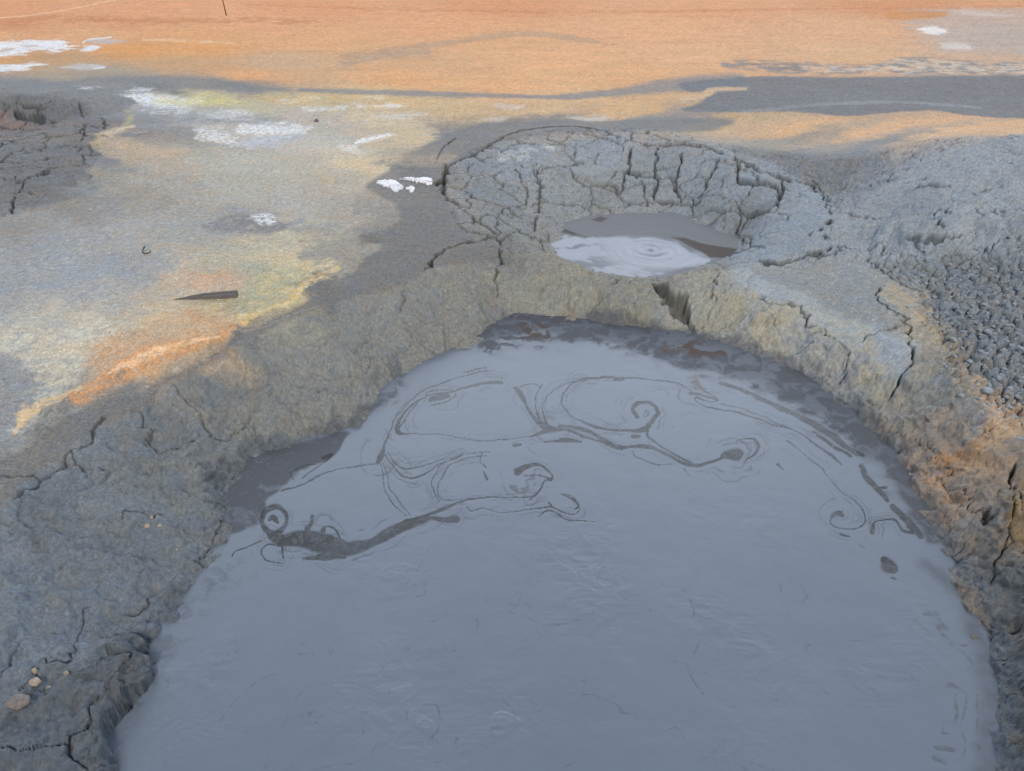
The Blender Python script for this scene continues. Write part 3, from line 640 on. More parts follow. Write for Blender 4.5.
# pale salt bloom and bluish film broken up over the flat crust
flat_ = (1 - np.clip(M['wall'] + M['bowl'] + M['mound'] + M['rubble'] + M['corner'], 0, 1)) * sst(9, 7, YY)
COL *= (1 + .16 * flat_)[..., None]; COL[..., 2] *= 1 - .06 * flat_; COL[..., 1] *= 1 - .025 * flat_
fl = (1 - np.clip(M["wall"] + M["bowl"] + M["mound"] + M["rubble"] + M["corner"], 0, 1)) * sst(8.5, 6.5, YY)
sp = sst(.10, .42, fbm(Xc, Yc, 24, 4, 307, .75) + .25 * fbm(Xc, Yc, 2.5, 3, 308)) * fl
lum = COL.mean(-1)
COL += ((np.array([1.02, 1.0, .93], F32) * np.minimum(lum * 1.55, .75)[..., None]) - COL) * (sp * .55 * sst(.16, .30, lum))[..., None]
yl = .35 * sst(.05, .45, fbm(Xc, Yc, 9, 4, 310, .6)) * M["wall"] * (1 - M["smooth"]) * sst(2.0, 4.0, YY) * .35
COL += (lin((168, 150, 112)).astype(F32) * ALB - COL) * yl[..., None]
bu = sst(.12, .5, fbm(Xc, Yc, 5, 4, 311, .6)) * np.clip(M["wall"] + .5 * M["bowl"], 0, 1) * .35
COL += (lin((112, 118, 128)).astype(F32) * ALB - COL) * bu[..., None]
# pits and pale flecks in the bank crust
pf1, pfe, pfr = vor(Xc * 38 + .4 * WX2, Yc * 38 + .4 * WY2, 330)
wb = np.clip(M["wall"] + .6 * M["mound"] + .5 * M["bowl"], 0, 1) * fs
COL *= (1 + wb * (.22 * (pfr - .5) * sst(.45, .2, pf1) - .22 * sst(.12, .0, pfe) * sst(-.2, .3, n2)))[..., None]
# streaky tone of the far plain
far = sst(5, 10, YY)
st = fbm(Xc * .35, Yc, 2.2, 5, 320, .6)
COL *= (1 + .13 * far * st + .22 * far * fbm(Xc * .7, Yc, 9, 4, 321, .75) + .18 * far * fbm(Xc, Yc, 20, 2, 322, .7))[..., None]
COL *= (1 - .55 * np.maximum(sst(.004, .03, crk), crkc * .9))[..., None]      # shade inside the cracks, painted into the colour
# raw clods of the rubble show brown where broken
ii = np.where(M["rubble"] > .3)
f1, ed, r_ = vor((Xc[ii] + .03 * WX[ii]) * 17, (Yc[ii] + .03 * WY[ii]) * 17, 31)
COL[ii] *= (1 - .45 * (1 - sst(0, .22, ed)) * M['rubble'][ii])[:, None]  # occlusion shade between clods painted into the soil colour
k = (r_ > .9).astype(F32) * .14 * M["rubble"][ii]
COL[ii] += (lin((150, 125, 105)).astype(F32) - COL[ii]) * k[:, None]
COL[..., 1] *= 1.025; COL[..., 2] *= 1.01
COL *= (1 + .22 * M['rubble'] + .08 * M['wall'] + .20 * M['mound'])[..., None]
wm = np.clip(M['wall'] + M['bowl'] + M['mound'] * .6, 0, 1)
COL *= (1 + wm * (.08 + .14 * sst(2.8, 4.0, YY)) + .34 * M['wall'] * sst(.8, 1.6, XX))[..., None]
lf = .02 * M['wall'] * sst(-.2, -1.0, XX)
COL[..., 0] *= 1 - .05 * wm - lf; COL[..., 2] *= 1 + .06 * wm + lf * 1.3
COL = np.clip(COL, .01, .95)

# ------------------------------------------------------------------ materials
def new_mat(name):
    m = bpy.data.materials.new(name); m.use_nodes = True
    return m, m.node_tree, m.node_tree.nodes["Principled BSDF"]
def soil_mat(name, bump=.9, s1=80, s2=330, dist=.008):
    m, t, p = new_mat(name)
    ca = t.nodes.new("ShaderNodeAttribute"); ca.attribute_name = "soil"
    ra = t.nodes.new("ShaderNodeAttribute"); ra.attribute_name = "dry"
    tc = t.nodes.new("ShaderNodeTexCoord")
    na = t.nodes.new("ShaderNodeTexNoise"); na.inputs["Scale"].default_value = s1; na.inputs["Detail"].default_value = 5; na.inputs["Roughness"].default_value = .65
    nb = t.nodes.new("ShaderNodeTexNoise"); nb.inputs["Scale"].default_value = s2; nb.inputs["Detail"].default_value = 2
    t.links.new(tc.outputs["Object"], na.inputs["Vector"]); t.links.new(tc.outputs["Object"], nb.inputs["Vector"])
    mr = t.nodes.new("ShaderNodeMapRange"); mr.inputs[1].default_value = .25; mr.inputs[2].default_value = .75; mr.inputs[3].default_value = .62; mr.inputs[4].default_value = 1.38
    ad = t.nodes.new("ShaderNodeMath"); ad.operation = 'ADD'; hm = t.nodes.new("ShaderNodeMath"); hm.operation = 'MULTIPLY'; hm.inputs[1].default_value = .5
    t.links.new(na.outputs[0], ad.inputs[0]); t.links.new(nb.outputs[0], ad.inputs[1]); t.links.new(ad.outputs[0], hm.inputs[0])
    t.links.new(hm.outputs[0], mr.inputs[0])
    mx = t.nodes.new("ShaderNodeMix"); mx.data_type = 'RGBA'; mx.blend_type = 'MULTIPLY'; mx.inputs[0].default_value = 1
    t.links.new(ca.outputs["Color"], mx.inputs[6]); t.links.new(mr.outputs[0], mx.inputs[7])
    t.links.new(mx.outputs[2], p.inputs["Base Color"]); t.links.new(ra.outputs["Fac"], p.inputs["Roughness"])
    bp = t.nodes.new("ShaderNodeBump"); bp.inputs["Strength"].default_value = bump; bp.inputs["Distance"].default_value = dist
    t.links.new(hm.outputs[0], bp.inputs["Height"]); t.links.new(bp.outputs[0], p.inputs["Normal"])
    p.inputs["Specular IOR Level"].default_value = .2
    return m
MAT_SOIL = soil_mat("soil")

def grid_mesh(name, X, Y, Z, keep, attrs, mat, smooth=True):
    """quads whose 'keep' is set, with only the vertices they use"""
    nv, nu = X.shape
    idx = np.arange(nv * nu, dtype=np.int64).reshape(nv, nu)
    a, b, c, d = idx[:-1, :-1][keep], idx[:-1, 1:][keep], idx[1:, 1:][keep], idx[1:, :-1][keep]
    q_ = np.stack([d, c, b, a], 1)
    used = np.zeros(nv * nu, bool); used[q_.ravel()] = True
    rm = np.cumsum(used) - 1
    co = np.stack([X.ravel()[used], Y.ravel()[used], Z.ravel()[used]], 1).astype(F32)
    q_ = rm[q_].astype(np.int32)
    me = bpy.data.meshes.new(name)
    me.vertices.add(len(co)); me.vertices.foreach_set("co", co.ravel())
    me.loops.add(q_.size); me.loops.foreach_set("vertex_index", q_.ravel())
    me.polygons.add(len(q_)); me.polygons.foreach_set("loop_start", np.arange(0, q_.size, 4, dtype=np.int32))
    me.update(calc_edges=True)
    me.polygons.foreach_set("use_smooth", np.full(len(q_), smooth))
    for nm, arr in attrs.items():
        if arr.ndim == 3:
            at = me.attributes.new(nm, 'FLOAT_COLOR', 'POINT')
            v = np.ones((len(co), 4), F32); v[:, :3] = arr.reshape(-1, 3)[used]
            at.data.foreach_set("color", v.ravel())
        else:
            at = me.attributes.new(nm, 'FLOAT', 'POINT'); at.data.foreach_set("value", arr.ravel()[used].astype(F32))
    me.materials.append(mat)
    o = bpy.data.objects.new(name, me); scn.collection.objects.link(o)
    return o
fc = lambda A: (A[:-1, :-1] + A[1:, 1:]) * .5
zf = fc(ZZ0)
under = (zf < POOL_Z - .07) | ((fc(M["bowl"]) > .6) & (zf < BOWL_Z - .06))
reg = np.zeros(zf.shape, int)
inb = np.zeros(XX.shape, F32); bl, m = pmask(uvw(rimo), 1, .02, raw=True); inb[bl] = m
reg[fc(inb) > .5] = 1
reg[fc(M["bowl"]) > .5] = 2
mr_ = np.maximum(M["mound"], M["rubble"])
reg[(fc(mr_) > .5) & (reg == 0)] = 3
reg[fc(M["corner"]) > .5] = 4
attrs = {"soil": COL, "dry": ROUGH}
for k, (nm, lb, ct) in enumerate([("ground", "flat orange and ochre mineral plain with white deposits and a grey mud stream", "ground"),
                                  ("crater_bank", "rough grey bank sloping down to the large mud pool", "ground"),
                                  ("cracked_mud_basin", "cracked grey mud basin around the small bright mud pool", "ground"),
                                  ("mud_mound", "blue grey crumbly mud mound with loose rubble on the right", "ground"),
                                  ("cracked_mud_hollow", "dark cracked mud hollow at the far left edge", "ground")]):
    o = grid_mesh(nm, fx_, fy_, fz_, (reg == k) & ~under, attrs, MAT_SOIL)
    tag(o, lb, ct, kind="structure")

# ------------------------------------------------------------------ the large mud pool
def pool_grid(x0, x1, y0, y1, st_, z):
    u = np.arange(x0, x1, st_); v = np.arange(y0, y1, st_)
    uu, vv = np.meshgrid(u, v)
    X, Y = hit(uu, vv, z)
    return u, v, uu.astype(F32), vv.astype(F32), X.astype(F32), Y.astype(F32)
pu, pv, puu, pvv, PX, PY = pool_grid(60, 1050, 304, 900, .8, POOL_Z)
wx = fbm(PX, PY, 5, 4, 401, .55); wy = fbm(PX, PY, 5, 4, 402, .55)
su = FPX / (PX / np.where(np.abs(puu - 512) < .5, 1e9, (puu - 512)) + 1e-9) if False else None
jn = .45 * gnoise(PX * 9, PY * 9, 461); jm = gnoise(PX * 45, PY * 45, 462)
jx = gnoise(PX * 12, PY * 12, 463) * .8; jy = gnoise(PX * 12, PY * 12, 464) * .7
ec = [fbm(PX, PY, 4.5, 3, 480 + q_) for q_ in range(3)]
film = np.zeros(PX.shape, F32); thin = np.zeros(PX.shape, F32); PH = np.zeros(PX.shape, F32)
wpx = (wx * 200.).astype(F32); wpy = (wy * 150.).astype(F32)       # warp in traced units for 1 m of wobble
def pstroke(dst, pts, zoom=None, op=1.0, soft=.22, warp=.012, curve=True, wmin=.55, mul=1.0):
    if zoom: pts = zm(*zoom, pts)
    A = np.array([(p[0], p[1], max(p[2] / 2 * (mul if dst is not film else .82), wmin)) for p in pts], float)
    if curve: A = smooth_line(A, 6)
    pad = A[:, 2].max() * 2.2 + 8
    bl = block(A[:, 0], A[:, 1], pad, pad, pu, pv)
    warp = warp * 1.6
    d = dist_line(puu[bl] + wpx[bl] * warp + jx[bl], pvv[bl] + wpy[bl] * warp + jy[bl], A[:, :2], A[:, 2])
    dpx = (d - 1) * A[:, 2].mean()
    d = d * (1 + .7 * jn[bl]) + .06 * jm[bl]
    m = (1 - sst(1 - soft, 1 + soft, d)) * op
    if dst is film and len(pts) > 4:            # fine threads running along each swirl
        for q_, (o_, g_) in enumerate(((3.2, 1), (5.6, 2), (9.0, 3))):
            e_ = (1 - sst(.25, .75, np.abs(dpx + wx[bl] * 5 - o_))) * sst(.0, .22, ec[q_][bl])
            dst[bl] = np.maximum(dst[bl], e_ * (.6, .45, .35)[q_])
    dst[bl] = np.maximum(dst[bl], m)
def ppoly(pts, zoom=None, feather=1.5, warp=.02):
    if zoom: pts = zm(*zoom, pts)
    P = np.array([p[:2] for p in pts], float)
    bl = block(P[:, 0], P[:, 1], 30, 30, pu, pv)
    return bl, sst(-feather, feather, sdf_poly(puu[bl] + wpx[bl] * warp, pvv[bl] + wpy[bl] * warp, P))
A_ = (200, 310, 2.438); B_ = (560, 320, 2.207); C_ = (620, 540, 2.535); D_ = (220, 540, 2.438)
for p in [
    [(735, 178, 8), (690, 180, 9), (650, 190, 6), (610, 203, 5), (560, 208, 4), (515, 232, 6), (490, 265, 10), (482, 296, 15), (510, 302, 3), (600, 305, 3), (700, 320, 3), (790, 310, 4), (850, 292, 12)],
    [(560, 218, 12), (585, 215, 20), (605, 212, 14)], [(545, 222, 3), (560, 200, 3), (600, 195, 3), (625, 205, 3), (600, 228, 3), (560, 230, 3)],
    [(700, 150, 3), (640, 160, 4), (590, 175, 4), (530, 205, 4), (480, 260, 4), (452, 320, 6), (438, 358, 20), (430, 372, 16)],
    [(445, 350, 3), (470, 380, 4), (490, 402, 5), (520, 408, 5), (560, 395, 5), (600, 372, 4), (640, 352, 3)],
    [(455, 345, 3), (480, 380, 4), (520, 385, 4), (570, 372, 3), (640, 350, 2)],
    [(445, 375, 3), (460, 420, 3), (480, 460, 3), (510, 500, 3)], [(438, 375, 2), (448, 425, 2), (468, 468, 2), (500, 502, 2)],
    [(770, 190, 12), (785, 215, 16), (805, 250, 8), (830, 275, 14), (850, 290, 24), (880, 292, 12)],
    [(835, 180, 4), (822, 210, 4), (820, 250, 5), (835, 275, 8)], [(772, 192, 4), (800, 182, 3), (832, 188, 4)],
    [(850, 285, 10), (836, 250, 5), (850, 208, 4), (880, 183, 4), (930, 172, 3), (985, 165, 4)],
    [(850, 292, 16), (900, 296, 8), (960, 315, 8), (1028, 338, 9)], [(985, 165, 3), (920, 172, 3), (885, 200, 3), (885, 240, 3), (920, 270, 3), (980, 288, 3), (1028, 296, 3)],
    [(775, 395, 26), (800, 380, 14), (830, 380, 7), (855, 402, 6), (856, 415, 9), (838, 418, 4), (822, 445, 8), (803, 460, 11)], [(790, 405, 5), (825, 405, 4), (850, 412, 5)],
    [(815, 455, 4), (740, 457, 3), (665, 460, 6), (620, 475, 8), (560, 498, 10), (500, 515, 12)],
    [(625, 508, 22), (595, 510, 16), (560, 508, 14), (520, 520, 26), (480, 535, 34), (430, 562, 34), (380, 580, 42), (330, 590, 40), (290, 602, 16), (255, 607, 6)],
    [(340, 578, 50), (290, 562, 54), (240, 556, 56), (205, 562, 40), (175, 548, 30)], [(350, 600, 20), (300, 605, 16)],
    [(180, 552, 28), (152, 525, 16), (152, 500, 16), (170, 484, 18), (195, 483, 16), (212, 505, 12), (205, 530, 14), (188, 545, 22)],
    [(165, 515, 5), (178, 508, 16), (190, 520, 5)], [(262, 535, 24), (272, 520, 12), (272, 503, 13)], [(300, 540, 18), (305, 528, 6), (320, 530, 8), (335, 545, 8), (343, 562, 6)],
    [(195, 575, 8), (165, 570, 5), (149, 590, 5), (162, 612, 4), (200, 618, 4)], [(200, 575, 10), (203, 605, 7)], [(150, 560, 3), (120, 575, 3), (90, 585, 4), (80, 600, 3)],
    [(650, 480, 3), (660, 492, 4), (690, 486, 2), (740, 495, 3), (800, 485, 3), (850, 480, 4), (905, 500, 3), (925, 480, 3), (905, 455, 2), (880, 450, 2)],
    [(710, 348, 3), (640, 352, 3), (595, 378, 3), (565, 425, 3), (585, 468, 4)], [(700, 358, 2), (640, 362, 2), (605, 390, 2), (580, 430, 2), (590, 462, 3), (640, 462, 2)],
    [(690, 395, 6), (700, 412, 8)], [(690, 350, 2), (682, 372, 2), (695, 385, 2)], [(765, 330, 10), (782, 330, 8)], [(840, 322, 6), (920, 320, 9), (930, 322, 4)],
    [(430, 375, 3), (330, 392, 3), (250, 425, 4), (200, 442, 7)], [(300, 360, 14), (320, 352, 8), (290, 385, 4), (250, 410, 4)], [(230, 415, 3), (225, 398, 2), (260, 380, 2), (285, 380, 2)],
    [(640, 150, 4), (700, 142, 3)], [(480, 300, 3), (500, 270, 2), (530, 225, 2)], [(850, 470, 6), (855, 478, 6)], [(825, 500, 3), (850, 488, 4), (900, 512, 2), (960, 515, 2)],
    ]: pstroke(film, p, A_)
for p in [
    [(0, 235, 9), (60, 245, 11), (130, 280, 9), (180, 280, 10), (230, 295, 9), (270, 314, 8), (310, 322, 10), (350, 308, 10), (365, 300, 24), (388, 298, 30), (396, 300, 20)],
    [(390, 272, 3), (400, 265, 4), (425, 264, 7), (436, 280, 9), (428, 298, 7), (408, 313, 3)], [(400, 268, 5), (408, 276, 4)],
    [(168, 212, 12), (160, 192, 12), (190, 183, 9), (215, 200, 12), (210, 216, 12), (185, 238, 16), (150, 245, 10), (90, 240, 4), (40, 225, 3), (5, 190, 3), (10, 155, 3), (50, 132, 3), (120, 126, 4), (180, 130, 4), (250, 140, 4), (290, 155, 4)],
    [(192, 236, 11), (200, 262, 6), (250, 295, 5), (290, 315, 4)], [(160, 258, 12), (175, 256, 8)], [(0, 264, 6), (30, 266, 10), (50, 268, 6)], [(120, 130, 8), (140, 130, 8)],
    [(285, 162, 12), (310, 165, 6), (345, 175, 7), (330, 182, 3), (300, 172, 6), (300, 182, 3), (330, 195, 4), (400, 205, 4), (460, 225, 4), (520, 245, 4), (560, 270, 5), (600, 300, 6), (620, 320, 5)],
    [(350, 185, 2), (420, 200, 2), (500, 235, 2)], [(310, 150, 3), (345, 170, 3)],
    [(355, 140, 8), (400, 155, 10), (450, 178, 12), (500, 200, 12), (550, 225, 16), (600, 255, 18), (640, 285, 16), (670, 300, 10)], [(560, 245, 5), (600, 275, 8), (640, 300, 8)],
    [(665, 325, 14), (680, 355, 16), (710, 380, 14), (725, 400, 8)], [(690, 370, 5), (720, 368, 6)], [(735, 410, 12), (770, 450, 20), (795, 480, 14)],
    [(603, 432, 14), (615, 424, 18), (625, 430, 10)], [(602, 432, 6), (602, 450, 4), (640, 462, 5), (668, 452, 5), (675, 432, 5), (650, 400, 4), (610, 370, 3), (560, 310, 3), (500, 268, 3)], [(620, 472, 7), (640, 478, 5)],
    [(690, 468, 14), (695, 450, 8), (710, 442, 5), (740, 442, 6), (760, 465, 6), (790, 472, 10)], [(715, 530, 18), (725, 540, 30), (738, 548, 20)], [(735, 568, 8), (742, 571, 6)],
    [(0, 385, 4), (28, 398, 6), (40, 412, 8), (28, 420, 3)], [(160, 290, 4), (170, 305, 3), (220, 320, 2), (245, 318, 2)], [(270, 325, 3), (290, 345, 3)], [(480, 318, 6), (492, 330, 4)]
    ]: pstroke(film, p, B_)
for p in [
    [(672, 58, 18), (680, 64, 34), (692, 68, 22)], [(690, 94, 8), (700, 97, 6)], [(775, 185, 20), (795, 190, 18), (805, 210, 12), (825, 222, 10)], [(795, 205, 10), (815, 235, 9), (850, 265, 7), (880, 268, 5), (885, 250, 3)],
    [(750, 205, 3), (790, 240, 4), (830, 260, 4), (870, 290, 4), (893, 320, 9), (880, 332, 4)], [(828, 368, 18), (850, 372, 10), (878, 395, 6), (876, 435, 8), (862, 470, 5)], [(850, 390, 6), (856, 440, 10), (846, 470, 8)],
    [(860, 470, 4), (878, 520, 5), (862, 556, 6), (825, 548, 4)], [(800, 522, 8), (830, 522, 14), (850, 530, 10)], [(800, 552, 20), (818, 558, 18)], [(895, 515, 14), (912, 522, 14)], [(903, 390, 4), (908, 440, 6), (906, 490, 4)], [(820, 460, 4), (818, 485, 6), (840, 490, 3)],
    [(455, 110, 3), (476, 135, 5), (468, 155, 4), (448, 158, 3)], [(400, 110, 3), (408, 135, 3), (395, 150, 4)], [(165, 315, 4), (185, 355, 4), (212, 392, 4)], [(425, 182, 4), (430, 188, 3)], [(585, 258, 3), (610, 254, 3), (640, 242, 2)],
    [(400, 410, 3), (406, 415, 3)], [(545, 460, 3), (555, 472, 3)], [(120, 482, 4), (140, 478, 3), (160, 508, 4)], [(135, 305, 4), (145, 312, 4)], [(145, 242, 4), (160, 244, 3)], [(30, 175, 4), (42, 185, 4)], [(75, 178, 4), (80, 182, 3)],
    [(345, 572, 4), (370, 580, 5), (400, 590, 3)], [(0, 435, 4), (30, 445, 4), (42, 458, 4)], [(200, 250, 2), (180, 300, 3)], [(130, 120, 3), (180, 140, 2), (182, 210, 3)], [(445, 20, 3), (460, 28, 3)], [(510, 375, 3), (530, 395, 3)],
    ]: pstroke(thin, p, C_, op=.75, warp=.02)
for p in [
    [(500, 400, 3), (525, 405, 4), (540, 445, 6), (525, 475, 7), (500, 490, 4), (475, 495, 3)], [(465, 420, 5), (460, 440, 5), (480, 455, 3)], [(645, 455, 9), (660, 460, 9), (700, 452, 7), (720, 435, 6), (705, 410, 4), (650, 388, 3)],
    [(340, 425, 4), (342, 465, 5)], [(375, 500, 3), (395, 480, 3), (370, 520, 3), (385, 540, 3)], [(470, 110, 4), (490, 105, 6), (490, 125, 4), (470, 135, 3)], [(410, 130, 2), (460, 100, 3), (490, 60, 3), (500, 20, 2)],
    [(620, 190, 7), (625, 205, 5), (605, 245, 3)], [(680, 170, 6), (700, 178, 4), (750, 190, 4), (800, 215, 4), (870, 195, 4), (892, 185, 4)], [(510, 200, 4), (550, 190, 3), (565, 170, 3)], [(930, 128, 5), (960, 135, 4), (1010, 170, 6)], [(725, 310, 4), (722, 370, 2)],
    [(230, 350, 4), (190, 400, 3), (150, 460, 3)], [(0, 445, 3), (30, 405, 3), (100, 350, 3), (145, 335, 4)], [(370, 310, 2), (430, 295, 4), (470, 270, 3)], [(240, 352, 3), (300, 345, 3), (370, 360, 2)], [(875, 380, 4), (910, 375, 4), (1000, 425, 4), (1024, 440, 5)],
    [(855, 60, 3), (880, 102, 5)], [(935, 60, 3), (915, 110, 3)], [(100, 560, 4), (110, 520, 3)], [(230, 555, 4), (330, 545, 3)], [(520, 545, 4), (560, 548, 3)], [(830, 560, 3), (860, 545, 3)],
    ]: pstroke(thin, p, D_, op=.55, warp=.03)
# broken threads: thin lines of a drifting pattern, only in the lower, more wrinkled part
tn = fbm(PX * 1.6, PY * 1.0, 3.0, 4, 411, .6) + .25 * fbm(PX, PY, 22, 3, 412)
thr_ = (1 - sst(0, .022, np.abs(tn))) * sst(.10, .38, fbm(PX, PY, 5, 3, 413)) * sst(440, 600, pvv) * sst(1010, 850, puu)
thin = np.maximum(thin, thr_.astype(F32) * .9)
tn2 = fbm(PX + .1 * wx, PY + .1 * wy, 2.2, 4, 421, .6)
thr2 = (1 - sst(0, .012, np.abs(tn2 - .1))) * sst(.0, .4, fbm(PX, PY, 3, 3, 423)) * sst(560, 420, pvv)
thin = np.maximum(thin, thr2.astype(F32) * .22)
# liquid standing at the foot of the bank (left bay, then the back and the right)
band = np.zeros(PX.shape, F32)
streak = fbm(PX + .25 * wx, PY * 1.6 + .25 * wy, 5.5, 5, 431, .6)
bl, m = ppoly([(40, 360), (130, 345), (250, 318), (330, 300), (372, 300), (345, 335), (310, 370), (250, 395), (225, 415), (190, 445), (160, 470), (150, 520), (75, 548), (30, 500), (40, 440)], A_, 2.0, .03)
band[bl] = np.maximum(band[bl], m * (1 - .45 * sst(.05, .3, streak[bl])) * 1.0)
bt = np.zeros(PX.shape, F32)
pstroke(bt, [(330, 290, 40), (390, 255, 30), (450, 215, 40), (480, 170, 40)], A_, 1, .8, .04, mul=1)
band = np.maximum(band, bt * (1 - sst(-.15, .2, streak)) * .7)
bt[:] = 0
pstroke(bt, [(-150, 25, 90), (-60, 15, 90), (0, 10, 80), (120, 20, 90), (250, 55, 90), (400, 95, 90), (520, 140, 90), (620, 205, 90), (700, 275, 80), (765, 355, 70), (800, 430, 60), (820, 480, 40)], B_, 1, .5, .05, mul=1)
band = np.maximum(band, bt * (.58 + .42 * (1 - sst(-.15, .15, streak))))
bt[:] = 0
pstroke(bt, [(230, 60, 14), (300, 65, 26), (360, 78, 22)], B_, 1, .7, .04); pstroke(bt, [(300, 125, 22), (315, 150, 14)], B_, 1, .7, .04); pstroke(bt, [(-80, 10, 20), (-60, 20, 40), (-30, 30, 20)], B_, 1, .6, .05)
brown = bt * sst(.25, -.1, streak)
cov = np.zeros(PX.shape, F32)                                        # pale rafts drifting over the liquid
pstroke(cov, [(-160, 55, 14), (-100, 45, 20), (-40, 48, 18), (40, 62, 16), (140, 78, 12), (260, 115, 14), (360, 150, 12)], B_, 1, .7, .05)
band *= 1 - .75 * cov * sst(-.2, .15, streak)
ed = np.zeros(PX.shape, F32)
pstroke(ed, [(112, 790, 20), (125, 720, 14), (160, 655, 20), (200, 600, 22), (235, 560, 22)], None, 1, .8, .06)
band = np.maximum(band, ed * sst(.15, -.2, streak) * .55)
ed[:] = 0
pstroke(ed, [(925, 560, 14), (960, 600, 22), (982, 650, 24), (992, 705, 26), (985, 790, 30)], None, 1, .8, .05)
band = np.maximum(band, ed * .55 * (.6 + .4 * sst(.2, -.2, streak)))
st2 = fbm(PX * 1.2 + .5 * wx, PY * 2.2 + .5 * wy, 9, 5, 470, .65)
vv = fbm(PX + .4 * wx, PY + .4 * wy, 6, 4, 477, .6)
film *= 1 - .45 * (1 - sst(0, .05, np.abs(vv - .05))) * sst(-.1, .2, st2)
film *= .82 + .18 * sst(-.3, .3, fbm(PX, PY, 2.4, 3, 478))
film *= .8 + .2 * sst(.25, -.15, st2)
thin *= .25 + .75 * sst(-.15, .25, fbm(PX, PY, 26, 3, 471))
mud = lin((106, 117, 130)); liq = lin((38, 37, 37)); wet = lin((74, 77, 83)); brn = lin((78, 66, 58))
PC_ = np.ones(PX.shape + (3,), F32) * mud.astype(F32)
wr = 1 - np.abs(fbm(PX + .12 * wx, PY * 1.5 + .12 * wy, 8, 5, 472, .62)) * 2
wrk = sst(.93, 1.0, wr) * sst(.0, .35, fbm(PX, PY, 3.2, 3, 473)) * sst(430, 620, pvv)
lgt = sst(.35, .6, fbm(PX * .7 + .2 * wx, PY * 2.4 + .2 * wy, 5.5, 4, 474, .6) + .2) * sst(400, 560, pvv)
tone = fbm(PX, PY, 1.1, 3, 441); stt = fbm(PX * .8 + .3 * wx, PY * 2 + .3 * wy, 4, 5, 442, .6)
PC_ *= (1 + .05 * tone + .05 * stt)[..., None]
mb = fbm(PX + .35 * wx, PY * 1.3 + .35 * wy, 4.0, 4, 475, .6)
vein = (1 - sst(0, .045, np.abs(mb - .08))) * .7 + (1 - sst(0, .03, np.abs(mb + .12))) * .5
vein = np.clip(vein, 0, 1) * sst(-.1, .25, fbm(PX, PY, 6, 3, 476))
def mixc(c, m):
    PC_[...] += (np.asarray(c, F32) - PC_) * np.clip(m, 0, 1)[..., None]
mixc(lin((112, 120, 132)), wrk * .4); mixc(wet, band * .9); mixc(mud * .85, band * vein * .7); mixc(brn, brown * .9); mixc(liq, film * 1.0); mixc(lin((84, 85, 90)), thin * .85)
PR = .34 - .08 * film + .42 * sst(.35, .8, band) + .04 * tone
# small relief of the skin of the mud
PH += -.0006 * film - .0004 * thin - .0004 * band
PH += .0012 * fbm(PX, PY, 6, 3, 451) + .0022 * sst(430, 600, pvv) * fbm(PX + .1 * wx, PY * 1.2, 9, 4, 452, .6, ridged=True) * sst(-.2, .5, fbm(PX, PY, 1.8, 3, 453))
for (cx, cy, r_px, h_) in [(425, 724, 14, .0035), (502, 722, 13, .0035)]:
    d = np.sqrt((puu - cx) ** 2 + ((pvv - cy) * 1.25) ** 2) / r_px + wx * 1.6 + .5 * jn
    PH += (h_ * np.exp(-((d - .85) / .16) ** 2) * .5 + h_ * .8 * sst(1, .2, d)).astype(F32)
def mud_mat(name, b=.25):
    m, t, p = new_mat(name)
    ca = t.nodes.new("ShaderNodeAttribute"); ca.attribute_name = "soil"
    ra = t.nodes.new("ShaderNodeAttribute"); ra.attribute_name = "dry"
    tc = t.nodes.new("ShaderNodeTexCoord")
    n = t.nodes.new("ShaderNodeTexNoise"); n.inputs["Scale"].default_value = 45; n.inputs["Detail"].default_value = 6; n.inputs["Roughness"].default_value = .6
    mp = t.nodes.new("ShaderNodeMapping"); mp.inputs["Scale"].default_value = (1, 1.7, 1)
    t.links.new(tc.outputs["Object"], mp.inputs[0]); t.links.new(mp.outputs[0], n.inputs["Vector"])
    bp = t.nodes.new("ShaderNodeBump"); bp.inputs["Strength"].default_value = b; bp.inputs["Distance"].default_value = .002
    t.links.new(n.outputs[0], bp.inputs["Height"]); t.links.new(bp.outputs[0], p.inputs["Normal"])
    t.links.new(ca.outputs["Color"], p.inputs["Base Color"]); t.links.new(ra.outputs["Fac"], p.inputs["Roughness"])
    p.inputs["IOR"].default_value = 1.5
    return m
MAT_MUD = mud_mat("wet_mud")
big = grid_mesh("mud_pool", PX, PY, np.full(PX.shape, POOL_Z, F32) + PH, np.ones((PX.shape[0] - 1, PX.shape[1] - 1), bool), {"soil": PC_, "dry": PR.astype(F32)}, MAT_MUD)
tag(big, "large pool of smooth blue grey liquid mud with dark swirls", "mud pool", kind="structure")

# ------------------------------------------------------------------ the small pool in the cracked basin
pu, pv, puu, pvv, PX, PY = pool_grid(530, 770, 200, 300, .5, BOWL_Z)
wx = fbm(PX, PY, 4, 5, 501, .6); wy = fbm(PX, PY, 4, 5, 502, .6)
wpx = (wx * 110).astype(F32); wpy = (wy * 45).astype(F32)
keepm = sdf_poly(puu, pvv, np.array([(536, 225), (560, 206), (640, 203), (720, 210), (760, 232), (762, 262), (742, 270), (700, 281), (650, 287.5), (600, 287), (575, 275), (540, 258)], float)) > 0
keepm = keepm.astype(F32)
S_ = (520, 190, 4.267)
cx, cy = hit(651, 249, BOWL_Z)
rr = np.sqrt((PX - cx) ** 2 + ((PY - cy) * 1.0) ** 2)
th = np.arctan2(PY - cy, PX - cx)
ring = fbm(np.cos(th) * .6 + 3, rr * 9 + np.sin(th) * .6 + .25 * wx, 1.6, 4, 511, .6)
PC_ = np.ones(PX.shape + (3,), F32) * lin((110, 114, 118)).astype(F32)
